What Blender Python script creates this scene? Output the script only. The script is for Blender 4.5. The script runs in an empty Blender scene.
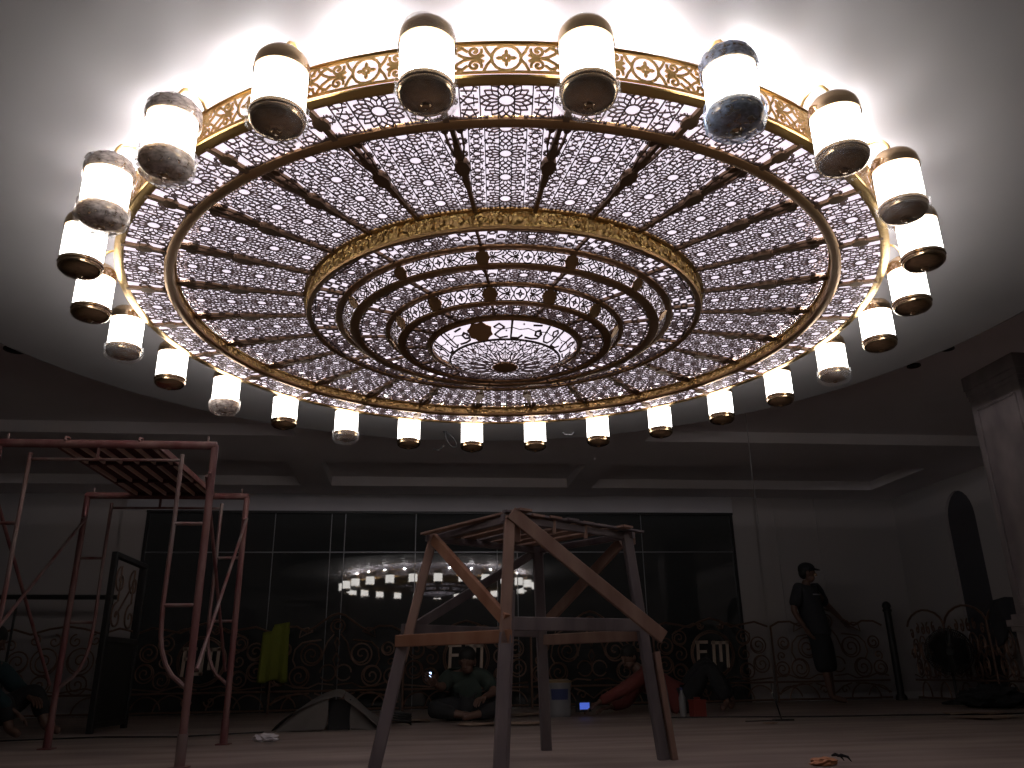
import bpy, bmesh, math, random
from mathutils import Vector, Matrix
C = bpy.context.scene.collection
PI = math.pi
sin, cos, rad = math.sin, math.cos, math.radians
rng = random.Random(7)

# ------------------------------------------------------------------ materials
def mat(name, col, rough=.6, metal=0., noise=None, bump=None, emit=None, spec=.5, ior=1.45):
    m = bpy.data.materials.new(name); m.use_nodes = True
    nt = m.node_tree; b = nt.nodes['Principled BSDF']
    b.inputs['Base Color'].default_value = (*col, 1); b.inputs['Roughness'].default_value = rough
    b.inputs['Metallic'].default_value = metal; b.inputs['IOR'].default_value = ior
    b.inputs['Specular IOR Level'].default_value = spec
    tc = nt.nodes.new('ShaderNodeTexCoord')
    if noise:
        col2, scale, stretch, detail = noise
        mp = nt.nodes.new('ShaderNodeMapping'); mp.inputs['Scale'].default_value = stretch
        n = nt.nodes.new('ShaderNodeTexNoise'); n.inputs['Scale'].default_value = scale; n.inputs['Detail'].default_value = detail
        r = nt.nodes.new('ShaderNodeValToRGB')
        r.color_ramp.elements[0].position = .35; r.color_ramp.elements[1].position = .68
        r.color_ramp.elements[0].color = (*col, 1); r.color_ramp.elements[1].color = (*col2, 1)
        nt.links.new(tc.outputs['Object'], mp.inputs['Vector']); nt.links.new(mp.outputs[0], n.inputs['Vector'])
        nt.links.new(n.outputs['Fac'], r.inputs[0]); nt.links.new(r.outputs[0], b.inputs['Base Color'])
    if bump:
        kind, scale, strength = bump
        n = nt.nodes.new('ShaderNodeTexVoronoi' if kind == 'voronoi' else 'ShaderNodeTexNoise')
        n.inputs['Scale'].default_value = scale
        bp = nt.nodes.new('ShaderNodeBump'); bp.inputs['Strength'].default_value = strength; bp.inputs['Distance'].default_value = .01
        nt.links.new(tc.outputs['Object'], n.inputs['Vector'])
        nt.links.new(n.outputs[0], bp.inputs['Height']); nt.links.new(bp.outputs[0], b.inputs['Normal'])
    if emit:
        ec, es = emit
        b.inputs['Emission Color'].default_value = (*ec, 1); b.inputs['Emission Strength'].default_value = es
    return m

def film_mat(name, col, opacity):
    m = bpy.data.materials.new(name); m.use_nodes = True; nt = m.node_tree
    out = nt.nodes['Material Output']; b = nt.nodes['Principled BSDF']
    b.inputs['Base Color'].default_value = (*col, 1); b.inputs['Roughness'].default_value = .22
    t = nt.nodes.new('ShaderNodeBsdfTransparent'); mx = nt.nodes.new('ShaderNodeMixShader')
    n = nt.nodes.new('ShaderNodeTexNoise'); n.inputs['Scale'].default_value = 9; n.inputs['Detail'].default_value = 2
    mr = nt.nodes.new('ShaderNodeMapRange'); mr.inputs['From Min'].default_value = .35; mr.inputs['From Max'].default_value = .7
    mr.inputs['To Min'].default_value = opacity * .45; mr.inputs['To Max'].default_value = opacity * 1.4
    nt.links.new(n.outputs['Fac'], mr.inputs['Value']); nt.links.new(mr.outputs[0], mx.inputs[0])
    nt.links.new(t.outputs[0], mx.inputs[1]); nt.links.new(b.outputs[0], mx.inputs[2]); nt.links.new(mx.outputs[0], out.inputs['Surface'])
    return m

M = dict(
 gold=mat('polished_brass', (.62, .40, .15), .28, 1., bump=('noise', 60, .15)),
 lattice=mat('bronzed_lattice_metal', (.15, .11, .10), .5, .8),
 flange=mat('dark_bronze_flange', (.42, .25, .12), .38, 1.),
 emboss=mat('embossed_brass', (.66, .44, .17), .33, 1., noise=((.40, .25, .09), 30, (1, 1, 1), 2), bump=('voronoi', 42, 1.)),
 chrome=mat('smoky_gold_chrome', (.50, .36, .22), .16, 1.),
 shade=mat('frosted_glass_lit', (.9, .9, .88), .4, 0, emit=((1, .955, .90), 7.)),
 acrylic=mat('backlit_lilac_acrylic', (.8, .78, .82), .5, 0, emit=((.97, .87, 1.), .98)),
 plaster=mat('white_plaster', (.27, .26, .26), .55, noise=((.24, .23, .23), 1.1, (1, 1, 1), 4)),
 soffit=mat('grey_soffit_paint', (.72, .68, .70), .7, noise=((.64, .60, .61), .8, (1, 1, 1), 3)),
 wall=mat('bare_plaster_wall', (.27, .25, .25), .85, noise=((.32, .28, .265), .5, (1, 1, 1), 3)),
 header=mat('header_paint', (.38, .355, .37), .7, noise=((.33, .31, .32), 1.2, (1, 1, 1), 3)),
 floor=mat('dusty_marble_floor', (.19, .145, .125), .5, noise=((.36, .29, .25), 1.6, (.55, 2.6, 1), 7)),
 glass=mat('dark_tinted_glass', (.035, .037, .037), .02, 0, ior=1.75),
 joint=mat('aluminium_joint', (.17, .17, .18), .4, .4),
 nichedark=mat('dark_niche_panel', (.045, .042, .048), .6),
 uplight=mat('led_bulb', (.9, .9, .9), .4, emit=((1., .95, .97), 2000.)),
 litsteel=mat('lit_edge_steel', (.75, .55, .48), .6),  # lamp light on the deck slat edges, put into a pale colour
 darkmaroon=mat('dark_maroon_plate', (.06, .012, .014), .7),
 ribmetal=mat('dark_rib_bronze', (.22, .14, .085), .5, .9),
 blackpaint=mat('black_frame_paint', (.015, .014, .014), .5),
 marble=mat('grey_veined_marble', (.12, .10, .10), .4, noise=((.20, .165, .16), 5, (1, 1, .5), 8)),
 bronze=mat('wrought_bronze', (.16, .095, .07), .5, .6),
 letter=mat('pale_gold_letters', (.46, .36, .29), .5, .2),
 rust=mat('worn_maroon_paint', (.13, .035, .038), .6, 0., noise=((.19, .10, .09), 14, (1, 1, .3), 5)),
 steel=mat('worn_galvanised_tube', (.22, .165, .155), .5, .3, noise=((.17, .06, .055), 9, (1, 1, .4), 4)),
 wood=mat('raw_timber', (.17, .095, .07), .8, noise=((.25, .16, .12), 9, (1, 1, .2), 5)),
 greywood=mat('weathered_timber', (.10, .082, .085), .85, noise=((.16, .13, .13), 9, (1, 1, .2), 5)),
 litwood=mat('orange_lit_timber', (.22, .095, .05), .8, noise=((.28, .14, .08), 9, (1, 1, .2), 5)),  # timber with the orange light on it put into its colour
 skin=mat('brown_skin', (.12, .065, .048), .55),
 dark=mat('black_cloth', (.018, .018, .020), .9),
 darkshirt=mat('dark_grey_cotton', (.028, .028, .032), .9),
 greenshirt=mat('dark_green_cotton', (.025, .036, .03), .9),
 redshirt=mat('dark_red_cotton', (.13, .03, .026), .9),
 teal=mat('dark_teal_cotton', (.015, .036, .042), .9),
 hair=mat('black_hair', (.01, .009, .008), .7),
 print=mat('faded_white_print', (.25, .25, .26), .8),
 green=mat('olive_green_cloth', (.145, .16, .018), .85, bump=('noise', 12, .5)),
 tarp=mat('grey_foam_mat', (.085, .075, .068), .8, noise=((.115, .10, .09), 4, (1, 1, 1), 3)),
 tarpin=mat('dark_mat_lining', (.02, .02, .02), .9),
 pail=mat('grey_white_plastic', (.17, .165, .17), .5),
 yellowlid=mat('dull_yellow_plastic', (.22, .15, .08), .5),
 red=mat('dull_red_plastic', (.18, .03, .022), .5),
 blue=mat('dull_blue_plastic', (.03, .04, .11), .4),
 bag=mat('crumpled_white_plastic', (.62, .58, .60), .4),
 card=mat('brown_cardboard', (.36, .26, .19), .85, noise=((.28, .19, .14), 5, (1, 1, 1), 3)),
 orangerag=mat('orange_peel_scraps', (.62, .28, .16), .7, noise=((.40, .18, .08), 16, (1, 1, 1), 3)),
 rubber=mat('black_rubber', (.01, .01, .01), .6),
 cord=mat('grey_cord', (.10, .09, .09), .7),
 screen=mat('blue_phone_screen', (.01, .02, .1), .3, emit=((.12, .22, 1.), .5)),
 torch=mat('blue_white_light', (.3, .4, 1), .3, emit=((.45, .6, 1.), 5.)),
 film=film_mat('clear_wrapping_film', (.85, .86, .92), .20),
 filmg=film_mat('cloudy_wrapping_film', (.92, .86, .86), .62),
 filmb=film_mat('bluish_wrapping_film', (.50, .66, .98), .60),
)

# ------------------------------------------------------------------ mesh builder
class MB:
    def __init__(s): s.v = []; s.f = []; s.smooth = False
    def add(s, vs, fs):
        o = len(s.v); s.v += [tuple(v) for v in vs]; s.f += [tuple(i + o for i in f) for f in fs]
    def hexa(s, p):   # 8 pts: bottom 4 (ccw), top 4
        s.add(p, [(3, 2, 1, 0), (4, 5, 6, 7), (0, 1, 5, 4), (1, 2, 6, 5), (2, 3, 7, 6), (3, 0, 4, 7)])
    def box(s, x0, x1, y0, y1, z0, z1):
        s.hexa([(x0, y0, z0), (x1, y0, z0), (x1, y1, z0), (x0, y1, z0), (x0, y0, z1), (x1, y0, z1), (x1, y1, z1), (x0, y1, z1)])
    def beam(s, a, b, w, h, up=(0, 0, 1), bev=.0):
        a, b = Vector(a), Vector(b); d = (b - a).normalized(); u = Vector(up)
        r = d.cross(u)
        if r.length < 1e-4: r = d.cross(Vector((0, 1, 0)))
        r.normalize(); u = r.cross(d).normalized(); c = min(w, h) * .12
        prof = [(w/2 - c, -h/2), (w/2, -h/2 + c), (w/2, h/2 - c), (w/2 - c, h/2), (-w/2 + c, h/2), (-w/2, h/2 - c), (-w/2, -h/2 + c), (-w/2 + c, -h/2)]
        n = len(prof); vs = [a + r*x + u*y for x, y in prof] + [b + r*x + u*y for x, y in prof]
        s.add(vs, [tuple(range(n))[::-1], tuple(range(n, 2*n))] + [(i, (i+1) % n, n + (i+1) % n, n + i) for i in range(n)])
    def tube(s, pts, r, n=8, closed=False, rs=None):
        pts = [Vector(p) for p in pts]; m = len(pts); base = len(s.v); prev = None
        for i, p in enumerate(pts):
            if closed: t = pts[(i+1) % m] - pts[i-1]
            else: t = pts[min(i+1, m-1)] - pts[max(i-1, 0)]
            t.normalize()
            if prev is None:
                q = t.cross(Vector((0, 0, 1)));
                if q.length < .1: q = t.cross(Vector((0, 1, 0)))
            else: q = prev - t * prev.dot(t)
            q.normalize(); prev = q; w = t.cross(q); R = rs[i] if rs else r
            s.v += [tuple(p + q*R*cos(2*PI*k/n) + w*R*sin(2*PI*k/n)) for k in range(n)]
        for i in range(m if closed else m-1):
            a = base + i*n; b = base + ((i+1) % m)*n
            for k in range(n): s.f.append((a+k, a+(k+1) % n, b+(k+1) % n, b+k))
        if not closed:
            s.f.append(tuple(base + k for k in range(n))[::-1]); s.f.append(tuple(base + (m-1)*n + k for k in range(n)))
    def rev(s, prof, n=96, a0=0, a1=2*PI, c=(0, 0, 0), closed=True, cap=False):
        """prof: list of (r, z) - closed profile swept round z"""
        full = abs(a1 - a0 - 2*PI) < 1e-6; cols = n if full else n + 1; base = len(s.v); m = len(prof)
        for i in range(cols):
            a = a0 + (a1 - a0)*i/n
            s.v += [(c[0] + r*sin(a), c[1] - r*cos(a), c[2] + z) for r, z in prof]
        for i in range(n):
            p = base + i*m; q = base + ((i+1) % cols)*m
            for k in range(m if closed else m-1): s.f.append((p+k, q+k, q+(k+1) % m, p+(k+1) % m))
        if not full and closed:
            s.f.append(tuple(base + k for k in range(m))); s.f.append(tuple(base + n*m + k for k in range(m))[::-1])
    def bar2(s, a, b, w, t0, t1, mp, ext=0.):
        """a flat bar in (u,v), thickness t0..t1, mapped by mp(u,v,t)"""
        dx, dy = b[0]-a[0], b[1]-a[1]; L = math.hypot(dx, dy)
        if L < 1e-5: return
        dx /= L; dy /= L; nx, ny = -dy*w/2, dx*w/2; ex, ey = dx*ext, dy*ext
        q = [(a[0]-ex+nx, a[1]-ey+ny), (a[0]-ex-nx, a[1]-ey-ny), (b[0]+ex-nx, b[1]+ey-ny), (b[0]+ex+nx, b[1]+ey+ny)]
        s.hexa([mp(u, v, t0) for u, v in q] + [mp(u, v, t1) for u, v in q])
    def poly2(s, pts, w, t0, t1, mp, closed=False):
        n = len(pts)
        for i in range(n if closed else n-1): s.bar2(pts[i], pts[(i+1) % n], w, t0, t1, mp, w*.25)
    def disc2(s, c, r, t0, t1, mp, n=12, ry=None, rot=0):
        ry = ry or r; b = len(s.v)
        for t in (t0, t1):
            for k in range(n):
                a = 2*PI*k/n; x, y = r*cos(a), ry*sin(a)
                s.v.append(tuple(mp(c[0] + x*cos(rot) - y*sin(rot), c[1] + x*sin(rot) + y*cos(rot), t)))
        s.f.append(tuple(b+k for k in range(n))[::-1]); s.f.append(tuple(b+n+k for k in range(n)))
        for k in range(n): s.f.append((b+k, b+(k+1) % n, b+n+(k+1) % n, b+n+k))
    def poly_ext(s, pts, t0, t1, mp):
        n = len(pts); b = len(s.v)
        for t in (t0, t1): s.v += [tuple(mp(u, v, t)) for u, v in pts]
        s.f.append(tuple(b+k for k in range(n))[::-1]); s.f.append(tuple(b+n+k for k in range(n)))
        for k in range(n): s.f.append((b+k, b+(k+1) % n, b+n+(k+1) % n, b+n+k))
    def build(s, name, m, parent=None, loc=None, smooth=False):
        me = bpy.data.meshes.new(name); me.from_pydata(s.v, [], s.f)
        bm = bmesh.new(); bm.from_mesh(me); bmesh.ops.recalc_face_normals(bm, faces=bm.faces); bm.to_mesh(me); bm.free()
        me.materials.append(m)
        if smooth:
            for p in me.polygons: p.use_smooth = True
            try: me.set_sharp_from_angle(angle=rad(40))
            except Exception: pass
        o = bpy.data.objects.new(name, me); C.objects.link(o)
        if parent: o.parent = parent
        if loc: o.location = loc
        return o

def tag(o, label=None, cat=None, group=None, kind=None):
    if label: o['label'] = label
    if cat: o['category'] = cat
    if group: o['group'] = group
    if kind: o['kind'] = kind
    return o
def empty(name, loc, rz=0, parent=None):
    o = bpy.data.objects.new(name, None); C.objects.link(o); o.location = loc; o.rotation_euler = (0, 0, rz)
    o.empty_display_size = .1
    if parent: o.parent = parent
    return o
def copy_tree(o, parent=None):
    c = o.copy(); C.objects.link(c)
    if parent: c.parent = parent
    for ch in list(o.children): copy_tree(ch, c)
    return c
def struct(name, b, m, smooth=False):
    return tag(b.build(name, m, smooth=smooth), kind='structure')

# ------------------------------------------------------------------ camera
CAMZ = .44; YAW = rad(6.76); PITCH = rad(19.589); ROLL = rad(.972)
cam = bpy.data.objects.new('camera', bpy.data.cameras.new('camera')); C.objects.link(cam)
def yrot(v): c, s = cos(YAW), sin(YAW); return Vector((v[0]*c + v[1]*s, -v[0]*s + v[1]*c, v[2]))
fw = Vector((0, cos(PITCH), sin(PITCH))); rt = Vector((1, 0, 0)); up = rt.cross(fw)
rt2 = cos(ROLL)*rt - sin(ROLL)*up; up2 = sin(ROLL)*rt + cos(ROLL)*up
fw, rt2, up2 = yrot(fw), yrot(rt2), yrot(up2)
mw = Matrix.Identity(4)
for i in range(3): mw[i][0] = rt2[i]; mw[i][1] = up2[i]; mw[i][2] = -fw[i]
mw.translation = Vector((0, 0, CAMZ)); cam.matrix_world = mw
cam.data.sensor_width = 36; cam.data.lens = 804.9/1024*36; cam.data.clip_start = .05
bpy.context.scene.camera = cam

# ------------------------------------------------------------------ the room
YW = 10.9; XL = -8.; XR = 6.82; YB = -3.2; ZS = 2.70; ZT = 2.82
b = MB(); b.box(XL-.2, XR+.2, YB-.2, YW+.2, -.2, 0); struct('floor', b, M['floor'])
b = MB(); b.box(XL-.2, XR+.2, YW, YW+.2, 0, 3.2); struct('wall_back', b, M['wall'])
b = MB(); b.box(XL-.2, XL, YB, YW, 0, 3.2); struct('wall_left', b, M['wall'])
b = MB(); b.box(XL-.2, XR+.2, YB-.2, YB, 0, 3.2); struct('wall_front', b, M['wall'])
# right wall with a pointed-arch niche
NY0, NY1, NZ1 = 9.20, 9.78, 2.16
b = MB()
b.box(XR, XR+.2, YB, NY0, 0, 3.2); b.box(XR, XR+.2, NY1, YW, 0, 3.2); b.box(XR, XR+.2, NY0, NY1, 0, .15)
nym = (NY0+NY1)/2; rr = (NY1-NY0)/2
arcp = [(nym - rr*cos(PI*k/12), NZ1 + rr*1.25*sin(PI*k/12)) for k in range(13)]
for k in range(12):
    (y0, z0), (y1, z1) = arcp[k], arcp[k+1]
    b.hexa([(XR, y0, z0), (XR+.2, y0, z0), (XR+.2, y1, z1), (XR, y1, z1), (XR, y0, 3.2), (XR+.2, y0, 3.2), (XR+.2, y1, 3.2), (XR, y1, 3.2)])
struct('wall_right', b, M['wall'])
b = MB(); b.box(XR+.04, XR+.09, NY0, NY1, .15, 2.7); struct('niche_fill', b, M['nichedark'])  # panel added in the niche so the whole opening is dark
# ceiling: upper deck, round dropped disc, lower slabs with trays
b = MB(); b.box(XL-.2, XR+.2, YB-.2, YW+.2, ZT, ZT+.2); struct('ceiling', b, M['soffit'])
CX, CY = .4283, 3.91; ZD = 2.426; DX = CX - .05
b = MB()
prof = [(0.0, ZD), (3.20, ZD), (3.235, ZD+.012), (3.24, ZD+.04), (3.24, ZT), (0., ZT)]
b.rev(prof[1:5] , n=160, c=(DX, CY, 0), closed=False)
n = 160; base = len(b.v)
b.v += [(DX + 3.20*sin(2*PI*k/n), CY - 3.20*cos(2*PI*k/n), ZD) for k in range(n)]; b.f.append(tuple(base+k for k in range(n)))
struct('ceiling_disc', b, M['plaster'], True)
b = MB()
b.box(XL, -1.25, 8.0, 9.05, ZS, ZT-.001)                # lower beam, left of the middle bay
b.box(2.35, XR, 8.0, 9.05, ZS, ZT-.001)                # lower beam, right
b.box(-1.25, 2.35, 6.3, 9.05, ZS, ZT-.001)             # middle bay
b.box(XL, XR, 10.3, YW, ZS, ZT-.001)                   # along the back wall
b.box(-1.50, -1.12, 9.05, 10.3, ZS, ZT-.001); b.box(1.93, 2.25, 9.05, 10.3, ZS, ZT-.001)
b.box(6.17, XR, 9.05, 10.3, ZS, ZT-.001)
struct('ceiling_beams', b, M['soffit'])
# header above the glass wall
GX0, GX1, GZ = -3.5, 4.36, 2.47
b = MB(); b.box(GX0-.25, GX1, YW-.10, YW, GZ, 2.665); b.box(GX0-.25, GX1, YW-.08, YW, 2.665, ZS)
struct('trim_1', b, M['header'])
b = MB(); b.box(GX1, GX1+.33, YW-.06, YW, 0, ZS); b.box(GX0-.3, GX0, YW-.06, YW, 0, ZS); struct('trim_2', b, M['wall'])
b = MB(); b.box(5.0, 5.03, YW-.012, YW, 0, ZS); b.box(5.62, 5.64, YW-.012, YW, 0, ZS); struct('trim_3', b, M['wall'])
# window: glass panes and joints
wroot = empty('window_1', (0, YW-.03, 0)); tag(wroot, kind='structure')
joints = [GX0, -1.88, -1.15, -.97, -.04, 1.05, 1.32, 3.05, GX1]
for a, c in zip(joints[:-1], joints[1:]):
    if c - a < .3:
        b = MB(); b.box(a, c, 0, .02, 0, GZ); b.build('window_pane', M['glass'], wroot); continue
    b = MB(); b.box(a, c, 0, .02, 0, 1.93); b.build('window_pane', M['glass'], wroot)
    b = MB(); b.box(a, c, 0, .02, 1.945, GZ); b.build('window_pane', M['glass'], wroot)
for x in joints[1:-1]:
    b = MB(); b.box(x-.005, x+.005, -.006, .018, 0, GZ); b.build('window_joint', M['joint'], wroot)
b = MB(); b.box(GX0, GX1, -.006, .018, 1.93, 1.945); b.build('window_joint', M['joint'], wroot)
b = MB(); b.box(GX0, GX1, -.06, -.03, GZ-.03, GZ); b.box(GX0, GX0+.03, -.04, 0, 0, GZ); b.box(GX1-.03, GX1, -.04, 0, 0, GZ)
b.build('window_frame', M['blackpaint'], wroot)
# skirting
b = MB(); b.box(GX1+.33, XR, YW-.02, YW, 0, .09); struct('baseboard_back', b, M['header'])
b = MB(); b.box(XR-.02, XR, 6., YW, 0, .09); struct('baseboard_right', b, M['header'])
# square column, right: shaft with panel mouldings, pedestal
croot = empty('column', (4.79, 5.62, 0)); tag(croot, 'square grey marble column standing on a moulded pedestal at the right edge', 'column')
W_ = .60
b = MB(); b.box(.0, W_, .0, W_, .76, 2.60); b.build('shaft', M['marble'], croot)
b = MB()
for (o_, z0, z1) in ((.03, .76, .80), (.06, .71, .76), (.04, .67, .71), (.02, .10, .67), (.05, 0, .10)):
    b.box(-o_, W_+o_, -o_, W_+o_, z0, z1)
b.build('pedestal', M['marble'], croot)
b = MB()
for (o_, z0, z1) in ((.008, 2.60, 2.64), (.015, 2.64, 2.70), (.024, 2.70, ZT)):
    b.box(-o_, W_+o_, -o_, W_+o_, z0, z1)
b.build('capital', M['marble'], croot)
b = MB()
def panel_frame(b, pts, w, off):
    for i in range(4): b.beam(pts[i], pts[(i+1) % 4], w, w, up=off)
panel_frame(b, [(-.004, .07, .86), (-.004, W_-.07, .86), (-.004, W_-.07, 2.5), (-.004, .07, 2.5)], .022, (1, 0, 0))
panel_frame(b, [(.07, -.004, .86), (W_-.07, -.004, .86), (W_-.07, -.004, 2.5), (.07, -.004, 2.5)], .022, (0, 1, 0))
b.build('panel_moulding', M['marble'], croot)
# recessed downlights (unlit)
for (x, y, w) in ((4.13, 5.94, .055), (4.18, 5.55, .05), (-3.10, 6.1, .08)):
    t = empty('downlight', (x, y, ZT-.001))
    b = MB(); b.rev([(w-.02, 0), (w, 0), (w, -.012), (w-.015, -.012)], n=28); b.build('rim', M['blackpaint'], t)
    b = MB(); b.rev([(0.001, 0), (w-.02, 0), (w-.02, -.004), (.001, -.004)], n=28); b.build('lens', M['rubber'], t)
    tag(t, {4.13: 'small dark unlit downlight in the soffit beyond the disc, lower one of the right-hand pair',
            4.18: 'small dark unlit downlight in the soffit, higher one of the right-hand pair',
            -3.10: 'dark unlit downlight in the soffit near the left edge'}[x], 'downlight')

# ------------------------------------------------------------------ chandelier
Z0 = 2.19
ch = empty('chandelier', (CX, CY, Z0), rad(1.05 - 6.76))
tag(ch, 'huge round tiered brass chandelier with lit lattice panels and a ring of glass lamps', 'chandelier')
N1 = 26; A1 = 2*PI/N1; N2 = 13; A2 = 2*PI/N2

def clipseg(a, b, poly):
    """clip segment to convex ccw polygon"""
    t0, t1 = 0., 1.; dx, dy = b[0]-a[0], b[1]-a[1]; n = len(poly)
    for i in range(n):
        p, q = poly[i], poly[(i+1) % n]; nx, ny = -(q[1]-p[1]), q[0]-p[0]
        d0 = (a[0]-p[0])*nx + (a[1]-p[1])*ny; dd = dx*nx + dy*ny
        if abs(dd) < 1e-12:
            if d0 < 0: return None
        else:
            t = -d0/dd
            if dd > 0: t0 = max(t0, t)
            else: t1 = min(t1, t)
        if t0 >= t1: return None
    return (a[0]+dx*t0, a[1]+dy*t0), (a[0]+dx*t1, a[1]+dy*t1)
def star(cx, cy, R, n, k, rot=0., ext=1.0):
    out = []
    for i in range(n):
        a0, a1 = rot + 2*PI*i/n, rot + 2*PI*(i+k)/n
        p, q = (cx + R*cos(a0), cy + R*sin(a0)), (cx + R*cos(a1), cy + R*sin(a1))
        mx, my = (p[0]+q[0])/2, (p[1]+q[1])/2
        out.append(((mx + (p[0]-mx)*ext, my + (p[1]-my)*ext), (mx + (q[0]-mx)*ext, my + (q[1]-my)*ext)))
    return out
def lattice_segs(u0, u1, v0, v1, vc, pitch, R):
    """rosette column at u=0 with rosettes at vc + k*pitch, columns of pentagons and hexagons beside"""
    S = []
    ks = range(int(math.floor((v0-vc)/pitch))-1, int(math.ceil((v1-vc)/pitch))+2)
    cu = R*1.42
    for k in ks:
        y = vc + k*pitch
        n_ = 16; h_ = PI/n_; q = lambda r, a: (R*r*cos(a), y + R*r*sin(a))
        for i in range(n_):
            a = 2*h_*i + h_
            S += [(q(.31, a), q(.31, a+2*h_)), (q(.31, a), q(.60, a)), (q(.60, a), q(.80, a+h_)), (q(.60, a), q(.80, a-h_)), (q(.80, a+h_), q(1.0, a)), (q(.80, a-h_), q(1.0, a))]
        for sgn in (-1, 1): S += star(sgn*R*.78, y + pitch/2, R*.19, 5, 1, PI/2, 1.9)
        for sgn in (-1, 1):
            S += star(sgn*cu, y, R*.22, 5, 1, 0 if sgn > 0 else PI, 2.4)
            for dy in (.31, .69):
                S += star(sgn*cu, y + dy*pitch, R*.22, 5, 1, PI/2 if dy < .5 else -PI/2, 2.4)
            for j, m_ in enumerate((1.50, 1.98, 2.46, 2.96, 3.5)):
                for dy in (.0, .5):
                    S += star(sgn*cu*m_/1.0, y + (dy + (.25 if j % 2 else 0))*pitch, R*.21, 6, 1, PI/6*(j % 2), 2.25)
    L = 10
    for uu in (R*.31, R*1.0, cu*1.25, cu*1.74, cu*2.22, cu*2.7, cu*3.2):
        for sgn in (-1, 1): S.append(((sgn*uu, -L), (sgn*uu, L)))
    return S
def panel(name, v0, v1, half, vc, pitch, R, w, th=.005, polar=None):
    b = MB()
    if polar:
        rm = polar; um = half
        poly = [(-um*v0/rm, v0), (um*v0/rm, v0), (um*v1/rm, v1), (-um*v1/rm, v1)]
        def mp(u, v, t): a = u/v; return (v*sin(a), -v*cos(a), t)
    else:
        k0 = math.tan(half)
        poly = [(-k0*v0+.004, v0), (k0*v0-.004, v0), (k0*v1-.004, v1), (-k0*v1+.004, v1)]
        def mp(u, v, t): return (u, -v, t)
    for a, c in lattice_segs(0, 0, v0, v1, vc, pitch, R):
        s_ = clipseg(a, c, poly)
        if not s_: continue
        a, c = s_; L = math.hypot(a[0]-c[0], a[1]-c[1]); k = max(1, int(L/.06)) if polar else 1
        for i in range(k):
            p = (a[0] + (c[0]-a[0])*i/k, a[1] + (c[1]-a[1])*i/k); q = (a[0] + (c[0]-a[0])*(i+1)/k, a[1] + (c[1]-a[1])*(i+1)/k)
            b.bar2(p, q, w, 0, th, mp)
    b.poly2(poly, w*1.6, -.001, th+.001, mp, True)
    return b
def ring_copies(o, n, a, off=0.):
    out = [o]; o.rotation_euler = (0, 0, off)
    for k in range(1, n):
        c = copy_tree(o, ch); c.rotation_euler = (0, 0, off + a*k); out.append(c)
    return out

ZM = .0525; ZC = -.026; ZF = -.079; ZH = -.142
RA, RB1, RB0, RD, RC, RE, RE2, RF2, RF, RG, RG2, RH2, RH, RI, RJ, RK = 1.853, 1.68, 1.636, 1.033, 1.020, .878, .846, .802, .757, .6235, .600, .556, .519, .392, .285, .063
# main field (26), outer field (26)
o = panel('p', 1.025, 1.645, A1/2, 1.108+.151, .151, .0750, .0036).build('lattice_panel', M['lattice'], ch); o.location.z = ZM
ring_copies(o, N1, A1)
o = panel('p', 1.675, 1.855, A1/2, 1.765, .200, .086, .0042).build('outer_lattice_panel', M['lattice'], ch); o.location.z = .004
ring_copies(o, N1, A1)
# inner tiers (13 each)
off2 = A1/2
for (v0, v1, z) in ((RE, RC-.02, ZC), (RF-.135, RF, ZF), (RH-.115, RH, ZH)):
    rm = (v0+v1)/2; h = v1-v0
    o = panel('p', v0-.01, v1+.01, rm*A2/2, rm, h*1.10, h*.50, .0034, polar=rm).build('tier_lattice_panel', M['lattice'], ch); o.location.z = z+.003
    ring_copies(o, N2, A2, off2)
# ribs of the main field, with hexagonal medallions
b = MB(); fl = lambda u, v, t: (u, -v, t)
b.bar2((0, 1.02), (0, 1.65), .017, -.012, .010, fl)
b.bar2((0, 1.22), (0, 1.50), .024, -.014, .010, fl)
b.poly_ext([(-.030, 1.35), (-.022, 1.385), (0, 1.405), (.022, 1.385), (.030, 1.35), (.022, 1.315), (0, 1.295), (-.022, 1.315)], -.018, .008, fl)
for sg in (-1, 1):
    b.poly2([(sg*.012, 1.40), (sg*.026, 1.47), (sg*.030, 1.56), (sg*.014, 1.64)], .007, -.008, .006, fl)
    b.disc2((sg*.027, 1.575), .014, -.010, .006, fl, 8, .024)
o = b.build('rib', M['ribmetal'], ch); o.location.z = ZM; ring_copies(o, N1, A1, A1/2)
b = MB(); b.bar2((0, 1.67), (0, 1.86), .022, -.004, .012, fl)
for sg in (-1, 1): b.disc2((sg*.016, 1.765), .012, -.004, .01, fl, 8, .030)
o = b.build('outer_rib', M['ribmetal'], ch); ring_copies(o, N1, A1, A1/2)
for (v0, v1, z) in ((RE-.01, RC-.01, ZC), (RF-.14, RF+.01, ZF), (RH-.13, RH+.01, ZH)):
    b = MB(); b.bar2((0, v0), (0, v1), .012, -.004, .012, fl)
    o = b.build('tier_rib', M['ribmetal'], ch); o.location.z = z; ring_copies(o, N2, A2, off2 + A2/2)
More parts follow.
